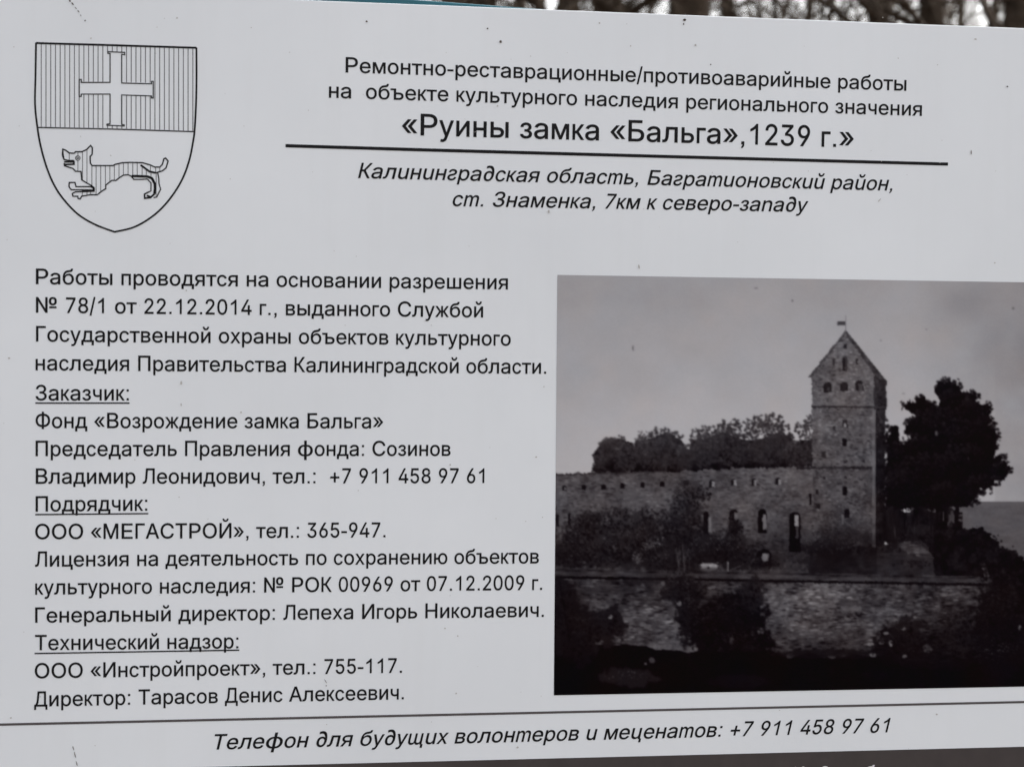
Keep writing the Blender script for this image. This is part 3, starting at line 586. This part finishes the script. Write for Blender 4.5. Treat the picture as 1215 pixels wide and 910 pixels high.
    put((np.abs(Y-480.0+n4) < .8) & (X > 963) & (X < 1037), 86+n3*10)
    put((np.abs(Y-555+n4*1.5) < 1.6) & (X > 945) & (X < 1036), 40+n3*20)
    put((X > 1034.5) & (X < 1038.5) & (Y > 486) & (Y < 650), 84+n3*20-np.clip((Y-540)/100, 0, 1)*14)
    # pole and flag
    put((np.abs(X-1003) < .6) & (Y > 374) & (Y < 394), 95); put((X > 993) & (X < 1002.5) & (np.abs(Y-383.5+(X-1000)*.08) < 2.4), 62)
    def win(cx, cy, w, h, v=26, arch=False, soft=False):
        dx = np.abs(X+n4*.8-cx); dy = Y+n4*.8-cy
        m = (dx < w/2) & (np.abs(dy) < h/2)
        if arch: m = (dx < w/2) & (dy < h/2) & ((dy > -h/2+w/2) | ((dx**2+(dy+h/2-w/2)**2) < (w/2)**2))
        put(m, v+n4*6)
    def lit(cx, cy, w, h, v): win(cx, cy, w, h, v)
    win(1002.5,410.5,3.6,5.5,38); win(1002.5,431.5,6.6,18,54,True); win(1001,432,3,15,36,True); win(989,430,2.2,8,42); win(1016.5,429,2.8,7,42)
    win(982,459.5,10,12.5,34,True); win(1001.5,458.5,9.5,11,36,True); win(1019.5,457.5,9.5,12,36,True); lit(1021,460,5,8,62); lit(983,462,3,4,56)
    win(1002.5,503,6,9,42); lit(1002.5,504.5,3.2,5,132); win(990,508,4,5,46); win(1001.8,524.5,5.5,8.5,26); win(977.5,539,5,7,42); win(1025,547,3,4,40); win(1003,548,3.5,3.5,40)
    for cx, cy in [(669,579.3),(692,577.8),(715.3,577.3),(738,576.2),(762,575),(785,574)]: win(cx+.5,cy,5.4,6.6,24,True)
    lit(670.5,579.5,2,3.5,82)
    win(814,573,6,6,26)
    for cx, cy in [(845,573.3),(871,572.3),(895,571.8),(923.5,571)]:
        win(cx-.5,cy,6.8,8.5,30,True); lit(cx+1.3,cy+.8,3.2,6.5,112)
    win(661.5,617,3.6,14,24,True); win(675.5,616.5,4,15.5,24,True); lit(663.6,618,1.3,10,72); lit(678,617,1.3,11,80)
    win(837.5,620,6.5,27,22,True); lit(842.3,622.5,4,18,96); lit(832.8,619,3.2,14,74)
    win(870.5,618,11,28,24,True); lit(874,612,4,8,84); lit(872.5,612.5,1.2,5,100)
    win(904.5,618,10.5,29,20,True); lit(907.2,619,4.2,18,98)
    win(943,631,13.5,48,20,True); lit(945.2,617.5,5,13.5,128); lit(945.8,632,3,14,60)
    win(906.5,661.5,18,21,22,True); lit(908,661,7.5,9.5,104)
    win(961.3,592,3,13,26); win(969.3,583.5,3,6,30); win(970.5,600,5,6,34); lit(971,604.5,3,3,92); win(1002.5,582.3,6,11,22,True); win(1004.8,609,6,11,24,True); lit(999.5,616,2.5,12,84)
    win(978,567,2.5,3,38); win(1003.5,566.5,2.5,3,38)
    # avenue ground, grass
    put(poly(wx, wy, [(960,690),(960,655),(1000,648),(1049,648),(1060,640),(1110,640),(1190,660),(1190,700),(960,700)]), 40+n3*10+n2*10+hx*8)
    blob(985,650,36,11,31,.8); blob(1000,636,30,9,44,.55)
    # right-hand tree over the avenue
    tree = [(1046,520),(1053,502),(1060,506),(1062,516),(1064,527),(1074,520),(1077,516),(1070,514),(1069,504),(1076,498),(1083,492),(1081,489),(1070,485),(1068,478),(1074,474),(1083,475),(1085,468),(1092,467),(1097,472),(1103,475),(1111,480),(1113,474),(1108,463),(1108,456),(1116,448),(1126,449),(1135,451),(1141,460),(1148,463),(1159,463),(1162,473),(1165,480),(1171,477),(1176,478),(1180,487),(1174,492),(1180,499),(1176,503),(1184,508),(1188,518),(1186,534),(1181,544),(1187,540),(1192,538),(1195,544),(1190,552),(1199,549),(1204,556),(1199,564),(1194,572),(1184,571),(1184,579),(1177,582),(1165,581),(1162,591),(1155,599),(1150,606),(1137,605),(1125,607),(1046,608)]
    cxm = sum(p[0] for p in tree)/len(tree); cym = sum(p[1] for p in tree)/len(tree)
    put(poly(wx, wy, [(cxm+(x-cxm)*.93, cym+(y-cym)*.95+1) for x, y in tree]), 20+n2*4)
    leaves([(1053,520,7,17),(1053,548,8,24),(1056,585,9,26),(1048,575,4,30),(1050,610,5,26),(1076,481,8,6),(1091,476,9,8),(1104,482,9,8),(1082,503,11,7),(1096,496,14,11),(1121,460,11,12),(1135,458,8,8),(1132,475,18,14),(1154,470,10,9),(1152,488,16,14),(1171,484,7,8),(1170,503,12,14),(1178,520,9,16),(1120,505,24,22),(1146,520,30,22),(1085,535,26,18),(1100,560,40,22),(1145,552,34,24),(1191,545,6,6),(1186,556,10,8),(1196,558,7,4),(1180,571,9,7),(1162,576,18,12),(1150,593,12,9),(1120,588,30,16),(1074,580,26,24)], 19, 50, .8, .22, 1.3, 3.0, .8, .4)
    dab(1111, 514, 1.8, 3.4, 84, .8); dab(1086, 519, 1.6, 1.0, 80, .6); dab(1149, 544, 1.4, 2.4, 44, .7)
    # trunks of the avenue
    tm = (Y > 598) & (Y < 650) & (X > 1043) & (X < 1142)
    tm = tm & (Y > 604+4*np.sin(X/5.)) & (Y < 646+5*np.sin(X/7.))
    put(tm, 22+10*np.clip(fbm(X, Y, 6, 120, 2, 1.0, .12)*2.6, 0, 1)+n3*10)
    put((Y > 608+3*np.sin(X*1.1)) & (Y < 621+3*np.sin(X*.7)) & (X > 1116) & (X < 1139+4*np.sin(Y)), 66+n3*16)
    for cx, w in [(1117,3),(1122,5.5),(1134.5,5),(1111,4),(1105,3)]: put((np.abs(X-cx+(Y-620)*.05) < w/2) & (Y > 598) & (Y < 655), 20+n4*6)
    put(poly(wx, wy, [(1068,646),(1082,642),(1090,646),(1098,652),(1108,659),(1106,664),(1088,659),(1070,651)]), 50+hx*26+n4*12)
    blob(1092,628,14,7,42,.5); blob(1060,628,9,26,26,.7)
    for _ in range(46):
        x = rp.uniform(1052, 1142); dab(x, rp.uniform(606, 632), rp.uniform(.5, 1.1), rp.uniform(6, 16), rp.uniform(20, 44)+24*(rp.rand() < .16), .75, rp.normal()*.05)
    leaves([(1058,650,12,6),(1076,640,16,6),(1100,640,14,10),(1128,640,22,10),(1112,652,10,7),(1020,652,26,4),(1085,668,26,5)], 27, 44, .7, .3, 1.3, 2.4, 1.2, .5)
    masonry([(1066,648),(1086,643),(1106,658),(1092,662)], 60, 6, 1.1, 48, 98, .6)
    masonry([(1050,650),(1180,662),(1180,684),(960,680)], 240, 8, 1.2, 30, 52, .5)
    # bushes at the cliff edge
    put(poly(wx, wy, [(1112,690),(1104,655),(1108,632),(1122,626),(1135,624),(1150,626),(1165,625),(1172,632),(1176,640),(1184,641),(1186,650),(1196,650),(1206,652),(1209,660),(1215,664),(1240,668),(1330,672),(1330,840),(1150,840),(1150,700)]), 22+n3*12+n2*8+n4*5)
    put((np.abs(X-1168-(Y-675)*.35) < 3.2) & (Y > 668) & (Y < 688), 62+n4*40)
    T = T*(1-.26*np.exp(-((Y-655)/26)**2)*((X < 1040) & (Y < 684) & (Y > 562)))
    # shrubs against the curtain wall
    shrub0 = T.copy()
    for b in [(700,640,40,32,30,.95),(745,632,28,30,34,.9),(780,645,34,35,30,.95),(815,612,24,40,34,.9),(822,585,18,18,40,.8),(850,655,34,22,24,.95),(872,640,15,24,30,.85),(800,670,40,14,26,.9),(668,655,26,22,24,.95),(730,668,60,8,26,.8),(884,662,20,16,24,.9),(915,668,24,9,32,.6),(986,668,40,12,26,.8),(818,640,22,28,26,.85)]: blob(*b)
    for b in [(752,601,6,3,72),(774,600,6,6,70),(795,594,3,5,88),(768,648,6,4,66),(779,645,6,4,74),(757,664,3,5,78),(700,600,5,5,66),(708,621,2,1.5,100),(716,621,4,1.2,74),(785,628,5,6,60),(806,660,2,9,64),(812,662,1.3,10,72),(728,613,10,4,56),(832,612,3,2,90),(826,625,5,4,60)]: blob(*b, .75, .9)
    blob(841,672,12,4.2,128,.95,.45); blob(841,675,11,2.5,70,.7)
    put((np.abs(X-863.3) < .8) & (Y > 666) & (Y < 680), 118+n4*30)
    put((np.abs(Y-(678-(X-863)*.45)) < .7) & (X > 863) & (X < 900), 60)
    T = shrub0*.3+T*.7
    leaves([(668,652,26,18),(688,632,18,20),(702,618,16,14),(728,620,22,20),(742,648,34,20),(700,656,34,16),(772,640,24,26),(768,612,13,12),(795,618,13,22),(815,592,16,18),(832,585,12,12),(812,625,22,26),(838,652,26,18),(800,664,34,12),(860,648,24,18),(872,628,10,14),(888,655,18,16),(905,668,18,7)], 23, 72, .72, .42, 1.1, 2.4, 1.2, .6)
    leaves([(706,604,9,7),(752,603,8,5),(776,603,7,8),(757,662,8,9),(770,650,10,6),(782,648,8,6),(716,622,12,3)], 44, 116, .25, 1.0, .8, 1.5, 1.2, .65)
    leaves([(985,645,36,9),(1015,648,22,7),(990,632,30,8)], 36, 66, .5, .5, 1.0, 2.0, 1.2, .5)
    for x0b, y0b, x1b, y1b, v in [(806,680,802,650,66),(812,680,810,648,78),(812,668,817,652,58),(812,690,815,610,40),(815,610,822,575,34),(815,600,803,570,34),(760,670,752,640,52),(795,588,794,604,92),(728,632,705,600,38)]:
        for t in np.linspace(0, 1, 14): dab(x0b+(x1b-x0b)*t+rp.normal()*.3, y0b+(y1b-y0b)*t, .75, 1.8, v+rp.normal()*8, .7)
    leaves([(841,671,11,3)], 96, 158, .9, 1.2, .7, 1.3, .8, .8)
    dab(863.3, 673, .7, 6.5, 118, .8); dab(907.5, 661, 3.6, 4.6, 104, .8)
    # terrace: ledge and retaining wall
    led = 682.5+(X-658)*.0175
    lw = 64+hx*22+n2*8+n4*7
    put((Y > led-8) & (Y < led+2) & (X < 1178), np.where(Y < led-5, 44+hx*30+n3*16, lw*.86))
    foot = 762+18*np.clip((X-650)/380, 0, 1.2)+n2*8
    wl_ = 61+n2*20+n3*22+n4*13+hx*13
    wl_ = wl_+20*np.exp(-((X-950)/70)**2-((Y-715)/32)**2)+12*np.exp(-((X-790)/30)**2-((Y-728)/25)**2)-np.clip((X-1060)/110, 0, 1)*16
    blk = (np.abs(((Y+n3*3)/6.2) % 1-.5) > .43) | (np.abs((((X+n3*4)/15)+.5*np.floor((Y+n3*3)/6.2)) % 1-.5) > .46)
    wl_ = wl_-blk*8*(X > 890)
    put((Y >= led+2) & (Y < foot) & (X < 1172), wl_)
    put((np.abs(Y-led-2+n4*1.2) < 1.5) & (X < 1182), 22+n3*10)
    masonry([(645,686),(1172,696),(1172,780),(1030,782),(900,772),(740,762),(645,762)], 3600, 5.5, 1.5, 20, 108, .66, lambda x, y: 1+.28*math.exp(-((x-945)/60)**2-((y-712)/30)**2)+.2*math.exp(-((x-790)/26)**2-((y-732)/22)**2)-.28*min(max((x-1050)/110, 0), 1)-.12*(x < 700))
    put((np.abs(Y-led-2+n4*.6) < 1.5) & (X < 1182), 22+n3*4)
    fade = .45*np.exp(-((X-1125)/62)**2-((Y-765)/34)**2)+.42*np.exp(-((X-672)/34)**2-((Y-730)/50)**2)+.35*np.exp(-((X-845)/60)**2-((Y-715)/30)**2)+.3*np.clip((Y-735)/40, 0, 1)*(X > 900)+.25*np.exp(-((X-735)/50)**2-((Y-700)/18)**2)
    T = np.where((Y > led-8) & (X < 1180), T*(1-np.clip(fade, 0, .6)), T)
    # darkness in front
    put(Y >= foot, 18+n2*3+n3*3+n4*1.5)
    for b in [(664,728,26,48,26,.95),(690,752,24,40,24,.9),(716,745,28,26,27,.95),(722,700,34,6,50,.4),(812,700,26,18,28,.9),(818,730,17,38,24,.92),(838,750,20,34,20,.95),(868,735,44,34,20,.97),(893,705,15,22,30,.85),(880,765,40,18,18,.9),(770,690,30,5,30,.7),(1058,766,24,26,21,.95),(1075,748,17,20,27,.85),(1110,778,52,18,23,.8),(1135,748,26,30,34,.6),(1185,750,34,70,22,.95),(985,775,70,6,24,.8),(1020,715,34,5,44,.4)]: blob(*b)
    for b in [(724,732,3,2.5,110),(786,692,3,3,80),(868,760,3.5,5,56),(773,783,3,3.5,64),(766,787,1.5,1.5,90),(1032,764,4,2,105),(1046,762,3,2,100),(1057,763,2.5,3,118),(1036,777,4,2,105),(1051,751,3,2,98),(1071,745,4,2,98),(1073,778,2.5,2,88),(1100,770,5,5,62),(1210,744,1.5,3,100),(1190,722,2.5,2,64),(803,745,5,7,82),(806,716,2.5,3,98),(1015,722,7,4,84),(845,697,7,2.5,80)]: blob(*b, .8, .9)
    blob(745,803,36,12,33,.8); blob(880,808,40,9,26,.6)
    for b in [(751,413,.7,4,60),(897,342,2.4,1,105),(940,357,1.5,1.5,95),(1202,366,2,1.6,92),(1099,391,1.3,1,112),(1045,404,1.2,1,120),(1072,467,2,1,118)]:
        blob(*b, .9, .0)
    leaves([(664,722,20,36),(690,752,22,26),(716,742,20,18),(808,702,18,12),(818,732,14,26),(838,752,20,24),(866,732,34,26),(888,704,14,14),(880,762,34,14),(1056,766,22,18),(1078,748,15,12),(1112,776,40,12),(1140,744,20,22),(1190,735,26,40),(1150,640,34,12),(1180,670,28,24)], 21, 44, .5, .4, 1.2, 2.6, 1.3, .5)
    leaves([(1040,764,10,9),(1056,758,9,7),(1070,746,6,3),(868,758,6,5),(745,803,30,8),(800,712,8,6),(1190,775,24,14)], 30, 84, .12, .35, .7, 1.4, 1.0, .55)
    for x0b, y0b, x1b, y1b in [(818,688,822,768),(816,700,806,690),(820,712,832,700),(664,690,676,760)]:
        for t in np.linspace(0, 1, 26): dab(x0b+(x1b-x0b)*t+rp.normal()*.4, y0b+(y1b-y0b)*t, 1.1, 2.0, 17+rp.normal()*3, .8)
    leaves([(792,668,14,12),(806,684,16,14),(822,700,16,16),(818,722,10,18),(776,652,12,12)], 27, 62, .6, .5, 1.0, 2.0, 1.3, .55)
    leaves([(770,647,9,8),(783,643,9,7),(757,664,7,8),(796,690,9,6),(806,716,6,5)], 40, 104, .15, .8, .7, 1.4, 1.3, .55)
    for x0b, y0b, x1b, y1b, v in [(806,676,802,650,62),(812,678,810,646,72),(818,674,817,652,52)]:
        for t in np.linspace(0, 1, 14): dab(x0b+(x1b-x0b)*t+rp.normal()*.3, y0b+(y1b-y0b)*t, .75, 1.8, v+rp.normal()*8, .7)
    for _ in range(60): dab(841+rp.normal()*5, 671.5-abs(rp.normal())*1.6, 1.3, .9, rp.uniform(95, 165), .8)
    T = np.where(T < 125, np.clip(58+(T-58)*1.2, 12, 130), T)
    T = np.clip(T, 12, 190)
    # the print's cast: warm purple-grey in the middle tones, neutral in the sky
    s = np.clip(1-T/150, 0, 1)
    tint = fbm(X, Y, 40, 200)*5
    return np.stack([T+1.5+tint*.5+s*1.6, T-1.0-s*.8, T+.6-tint*.4+s*.8], -1)
tl = wp(661.4, 326.3); bl = wp(657.1, 824.5); trp = wp(1215, 335.1); brp = wp(1215, 814.2)
PX1 = X1-.022
trp = ext(tl, trp, PX1); brp = ext(bl, brp, PX1)
NX, NY = 620, 470
uu, vv = np.meshgrid(np.linspace(0, 1, NX+1), np.linspace(0, 1, NY+1))
def bil(i):
    return (tl[i]*(1-uu)+trp[i]*uu)*(1-vv)+(bl[i]*(1-uu)+brp[i]*uu)*vv
PX, PZ = bil(0), bil(1)
fx, fy = to_photo(PX, PZ)
ST = .8
RX, RY = np.meshgrid(np.arange(648, 1362, ST), np.arange(316, 846, ST))
ras = paint(RX, RY)
def sample(ras, fx, fy):
    u = np.clip((fx-648)/ST, 0, ras.shape[1]-2.001); v = np.clip((fy-316)/ST, 0, ras.shape[0]-2.001)
    i = u.astype(int); j = v.astype(int); a = (u-i)[..., None]; b = (v-j)[..., None]
    return (ras[j, i]*(1-a)+ras[j, i+1]*a)*(1-b)+(ras[j+1, i]*(1-a)+ras[j+1, i+1]*a)*b
tone = sample(ras, fx, fy)
def soften(T, s):
    k = np.exp(-np.arange(-4, 5)**2/(2*s*s)); k /= k.sum()
    for ax in (0, 1):
        P = np.pad(T, [(4, 4) if i == ax else (0, 0) for i in range(3)], mode='edge'); n = T.shape[ax]
        T = sum(k[j]*np.take(P, range(j, j+n), axis=ax) for j in range(9))
    return T
tone = (soften(tone, .62)+(vnoise(fx*.8, fy*.8, 300)-.5)[..., None]*3.0)/255.
lin = np.where(tone < .04045, tone/12.92, ((np.clip(tone, 0, 1)+.055)/1.055)**2.4)
ALB = 1.22
lin = np.clip(lin*ALB-.0036, .0012, .9)
pm = bpy.data.meshes.new('printed_picture')
nv = (NX+1)*(NY+1)
co = np.stack([PX.ravel(), np.full(nv, Y1), PZ.ravel()], -1).astype(np.float32)
pm.vertices.add(nv); pm.vertices.foreach_set('co', co.ravel())
ii = (np.arange(NY)[:, None]*(NX+1)+np.arange(NX)[None, :]).ravel()
quads = np.stack([ii, ii+NX+1, ii+NX+2, ii+1], -1)
nf = len(quads)
pm.loops.add(nf*4); pm.loops.foreach_set('vertex_index', quads.ravel().astype(np.int32))
pm.polygons.add(nf); pm.polygons.foreach_set('loop_start', (np.arange(nf)*4).astype(np.int32)); pm.polygons.foreach_set('loop_total', np.full(nf, 4, np.int32))
pm.update(calc_edges=True)
ca = pm.color_attributes.new('print', 'FLOAT_COLOR', 'POINT')
ca.data.foreach_set('color', np.concatenate([lin.reshape(-1, 3), np.ones((nv, 1))], 1).astype(np.float32).ravel())
mp = bpy.data.materials.new('picture_print'); mp.use_nodes = True
b_ = mp.node_tree.nodes['Principled BSDF']; at = mp.node_tree.nodes.new('ShaderNodeAttribute'); at.attribute_name = 'print'
mp.node_tree.links.new(at.outputs['Color'], b_.inputs['Base Color']); b_.inputs['Roughness'].default_value = .45; b_.inputs['Specular IOR Level'].default_value = .05
o = obj('printed_picture', pm, mp, board); o['label'] = 'dark monochrome picture of a ruined castle with a gabled tower and trees'

# ------------------------------------------------------------------ dirt on the board
rd = random.Random(7)
def speck(px, py, rx, ry=None, rot=0):
    ry = ry or rx; cx, cz = wp(px, py); n = 7; v = []
    for k in range(n):
        a_ = 2*math.pi*k/n; q = .7+.5*rd.random()
        x = math.cos(a_)*rx*q; y = math.sin(a_)*ry*q
        v.append((cx+(x*math.cos(rot)-y*math.sin(rot))*.98e-3, cz+(x*math.sin(rot)+y*math.cos(rot))*.98e-3))
    return v, [tuple(range(n))]
dark = [speck(*q) for q in [(83,1.5,1.2,1.8,.6),(86,5,1,2.2,.6),(90,10,.5,1.6,.7),(93,14,.8,1.6,.7),(96,19,.5,1.2,.7),(101,25,1,1,.0),(812,24,2.0,1.6,0),(811,29,.8,1.6,0),(594,50,1.7,1.7,0),(435,26,1.2,1.2,0),(578.5,34.5,1.1,1.1,0),(1152,181,.7,3.6,0),
   (87,887,.6,3,.25),(89,895,.5,4,.25),(91,905,.45,4,.25),(1195,103,1.3,1,0),(757,5,1,1,0),(843,77,1,1,0),(387,813,1.1,.8,0),(386.5,808,.4,3.5,.5)]]
faint = [speck(*q) for q in [(528,745,1,1,0),(543,754,1,1,0),(534,551,1.2,1,0),(215,454,1.2,2.5,0),(215,480,.7,1.8,0),(1043,238,3.5,.8,.9),(825,54,1.4,1.2,0),(748,55,1,1,0),(711,28,1.1,1,0),(590,126,1,1,0),(11,425,1.4,1.2,0),(286,489,1.2,1,0),(636,542,1.5,1,0),(1111,847,1.4,1.2,0),(13,851,1.4,1,0),(614,886,1.6,1.2,0),(650,875,1.3,1,0),(541,822,1.1,1.1,0),(108,46,1.1,1,0),(210,22,1,1,0),(651,251,1.2,2,0),(758,317,1,3,.1),(1180,312,1.2,1,0),(1157,47,1.6,1,0)]]
for _ in range(150):
    q_ = (rd.uniform(-20, 1250), rd.uniform(20, 890))
    if q_[0] > 650 and 320 < q_[1] < 830: continue
    faint.append(speck(q_[0], q_[1], rd.uniform(.35, .8), rd.uniform(.35, .9)))
o = obj('dirt_speck', print_mesh('dirt_speck', dark, -.0009), M_dirt, board); o['kind'] = 'stuff'
o = obj('faint_dirt_speck', print_mesh('faint_dirt_speck', faint, -.0012), M_faint, board); o['kind'] = 'stuff'

# ------------------------------------------------------------------ teal frame behind the panel
def rail():
    # a slightly crooked painted rail behind the panel, its top edge dipping to the right
    a = wp(450, -4.5); b = wp(610, 7.6)
    e0 = ext(a, b, X0+.01); e1 = ext(a, b, X1-.01)
    bm = bmesh.new(); vs_ = []
    for y in (.0065, .034):
        for (x, z) in (e0, e1):
            for dz in (0, -.05): vs_.append(bm.verts.new((x, y, z+dz)))
    q = vs_
    for f in ((0,2,3,1),(4,5,7,6),(0,4,6,2),(1,3,7,5),(0,1,5,4),(2,6,7,3)): bm.faces.new([q[i] for i in f])
    bmesh.ops.recalc_face_normals(bm, faces=bm.faces)
    bmesh.ops.bevel(bm, geom=bm.edges[:], offset=.002, segments=2, affect='EDGES', profile=.5)
    me = bpy.data.meshes.new('frame_rail'); bm.to_mesh(me); bm.free(); return me
obj('frame_rail', rail(), M_teal, board)
obj('frame_rail', box_mesh('frame_rail', X0+.01, X1-.01, .0065, .034, ZBOT+.02, ZBOT+.07, .002), M_teal, board)
post = box_mesh('post', -.03, .03, .036, .096, -.3, ZTOP-.06, .003); post.materials.append(M_teal)
for x in (-.6, .62):
    p_ = bpy.data.objects.new('post', post); COL.objects.link(p_); p_.parent = board; p_.location.x = x

# ------------------------------------------------------------------ bare winter trees
def tube(V, F, pts, rad, n):
    base = len(V); prev = None
    for i, (p, r) in enumerate(zip(pts, rad)):
        d_ = (pts[min(i+1, len(pts)-1)]-pts[max(i-1, 0)]).normalized()
        a_ = d_.cross(Vector((0, 1, .13)));  a_ = a_ if a_.length > .05 else d_.cross(Vector((1, 0, 0)))
        a_.normalize(); c_ = d_.cross(a_)
        for k in range(n):
            t = 2*math.pi*k/n; V.append(p+(a_*math.cos(t)+c_*math.sin(t))*r)
    for i in range(len(pts)-1):
        for k in range(n):
            F.append((base+i*n+k, base+i*n+(k+1)%n, base+(i+1)*n+(k+1)%n, base+(i+1)*n+k))
def make_tree(seed, h, r0, low, dens):
    rn = random.Random(seed); TV, TF, CV, CF = [], [], [], []
    pts = []; p = Vector((0, 0, -.2)); n = 12; lean = Vector((rn.uniform(-.06, .06), rn.uniform(-.06, .06), 1))
    for i in range(n+1):
        pts.append(p.copy()); lean += Vector((rn.uniform(-.05, .05), rn.uniform(-.05, .05), 0)); p = p+lean.normalized()*h/n
    rad = [r0*(1.25 if i == 0 else 1)*(1-.88*i/n) for i in range(n+1)]
    tube(TV, TF, pts, rad, 10)
    def branch(p, d_, L, r, lev):
        k = 4; q = [p.copy()]; dd = d_.copy()
        for i in range(k):
            dd = (dd+Vector((rn.uniform(-.28, .28), rn.uniform(-.28, .28), rn.uniform(-.1, .22)))).normalized(); q.append(q[-1]+dd*L/k)
        tube(CV, CF, q, [r*(1-.8*i/k) for i in range(k+1)], 5 if lev < 2 else 3)
        if lev < 3:
            for j in range(5 if lev < 2 else 2):
                t = rn.uniform(.25, 1)*k; i = min(int(t), k-1); b0 = q[i].lerp(q[i+1], t-i)
                nd = (dd+Vector((rn.uniform(-1, 1), rn.uniform(-1, 1), rn.uniform(-.5, .8)))).normalized()
                branch(b0, nd, L*rn.uniform(.4, .65), max(.005, r*.45), lev+1)
    for j in range(dens):
        t = low+(1-low)*j/dens; i = min(int(t*n), n-1); b0 = pts[i].lerp(pts[i+1], t*n-i); a_ = rn.uniform(0, 2*math.pi)
        branch(b0, Vector((math.cos(a_), math.sin(a_), rn.uniform(.15, .8))).normalized(), h*rn.uniform(.14, .3)*(1.15-t*.6), r0*.32*(1.1-t), 0)
    return mesh_from('trunk', TV, TF, True), mesh_from('crown', CV, CF, True)
PROTO = []
for s, (h, r0, low, dens, mt) in enumerate([(15, .17, .14, 26, M_bark), (17, .21, .2, 24, M_bark), (12, .10, .08, 24, M_bark2), (14, .13, .1, 26, M_bark2), (9, .06, .08, 22, M_bark)]):
    t, c = make_tree(50+s, h, r0, low, dens); t.materials.append(mt); c.materials.append(mt); PROTO.append((t, c))
KINDS = ['tall dark-barked bare tree', 'thickest dark bare tree', 'slim pale-barked bare tree', 'brown bare tree', 'thin bare sapling']
def tree(px, dist, k, rz, sc=1.0, label=None):
    """stands where the sight line through the top strip at px meets the given distance behind the board"""
    q = .14842+(px-600)*.00049075
    x = -.447+q*(dist+2.195); t = bpy.data.objects.new('bare_tree', None); COL.objects.link(t)
    t.location = (x, dist, (min(math.hypot(x, dist), 120)/120)**2*1.5); t.rotation_euler.z = rz; t.scale = (sc,)*3
    for nm, me in (('trunk', PROTO[k][0]), ('crown', PROTO[k][1])):
        o = bpy.data.objects.new(nm, me); COL.objects.link(o); o.parent = t
    tag(t, label or KINDS[k]+' out of focus in the wood behind the board', 'tree', 'bare trees behind the board')
rt = random.Random(11)
seen = [(1139, 14, 1, .4, .8, 'thickest dark bare tree, near the right end of the board top'),
        (797, 12, 1, 2.1, 1.0, 'thick dark bare tree behind the middle of the board top'),
        (1213, 12, 0, 3.0, 1.0, 'dark bare tree cut by the right edge of the photo'),
        (735, 14, 0, 5.0, 1.0, 'dark bare tree just left of the thick middle trunk above the board'),
        (690, 15, 3, .8, 1.2, 'brown bare tree between the teal rail end and the middle trunks'),
        (1018, 15, 0, 1.1, .9, 'dark bare tree left of the thickest right-hand trunk, past the bright twigs'),
        (905, 17, 3, 2.3, .9, 'slender brown bare tree right of the thick middle trunk'),
        (1095, 18, 2, 4.1, 1.0, 'slim pale bare tree close left of the thickest right-hand trunk'),
        (596, 14, 3, 1.7, .9, 'brown bare tree where the teal rail dips behind the board'),
        (560, 16, 0, 1.9, 1.0, 'dark bare tree above the right half of the teal rail'),
        (640, 21, 2, .3, 1.1, 'slim pale bare tree just right of the teal rail end'),
        (520, 13, 3, .1, 1.0, 'brown bare tree above the middle of the teal rail')]
for q in seen: tree(*q[:5], q[5])
FAR = [(470, 24, 0), (545, 30, 3), (615, 27, 0), (665, 34, 3), (712, 26, 2), (765, 38, 3), (842, 30, 2), (872, 42, 3), (940, 28, 4), (968, 40, 0), (1048, 33, 2), (1072, 46, 3), (1120, 36, 0), (1170, 30, 3), (1192, 44, 2)]
WHERE = ['above the left end of the teal rail', 'between the two trunks above the teal rail', 'just past the end of the teal rail', 'left of the brown tree beside the rail end', 'right of the brown tree beside the rail end',
         'between the two dark middle trunks', 'in the bright gap right of the thick middle trunk', 'just left of the slender brown tree', 'right of the slender brown tree', 'in the middle of the bright twigs',
         'right of the dark tree past the twigs', 'just left of the slim pale tree', 'between the slim pale tree and the thickest trunk', 'just right of the thickest trunk', 'in the bright gap before the right edge']
for (px, d_, k), wh_ in zip(FAR, WHERE):
    tree(px, d_, k, rt.uniform(0, 6.28), rt.uniform(.9, 1.2), 'far blurred bare tree '+wh_)
for i in range(16):     # more of the wood, left and right of what the photo shows
    px = rt.uniform(-600, 300) if i % 2 else rt.uniform(1300, 2400)
    tree(px, rt.uniform(12, 45), rt.choice([0, 1, 2, 3, 3, 4]), rt.uniform(0, 6.28), rt.uniform(.8, 1.2), 'bare tree of the surrounding wood, to the %s of the board' % ('left' if i % 2 else 'right'))
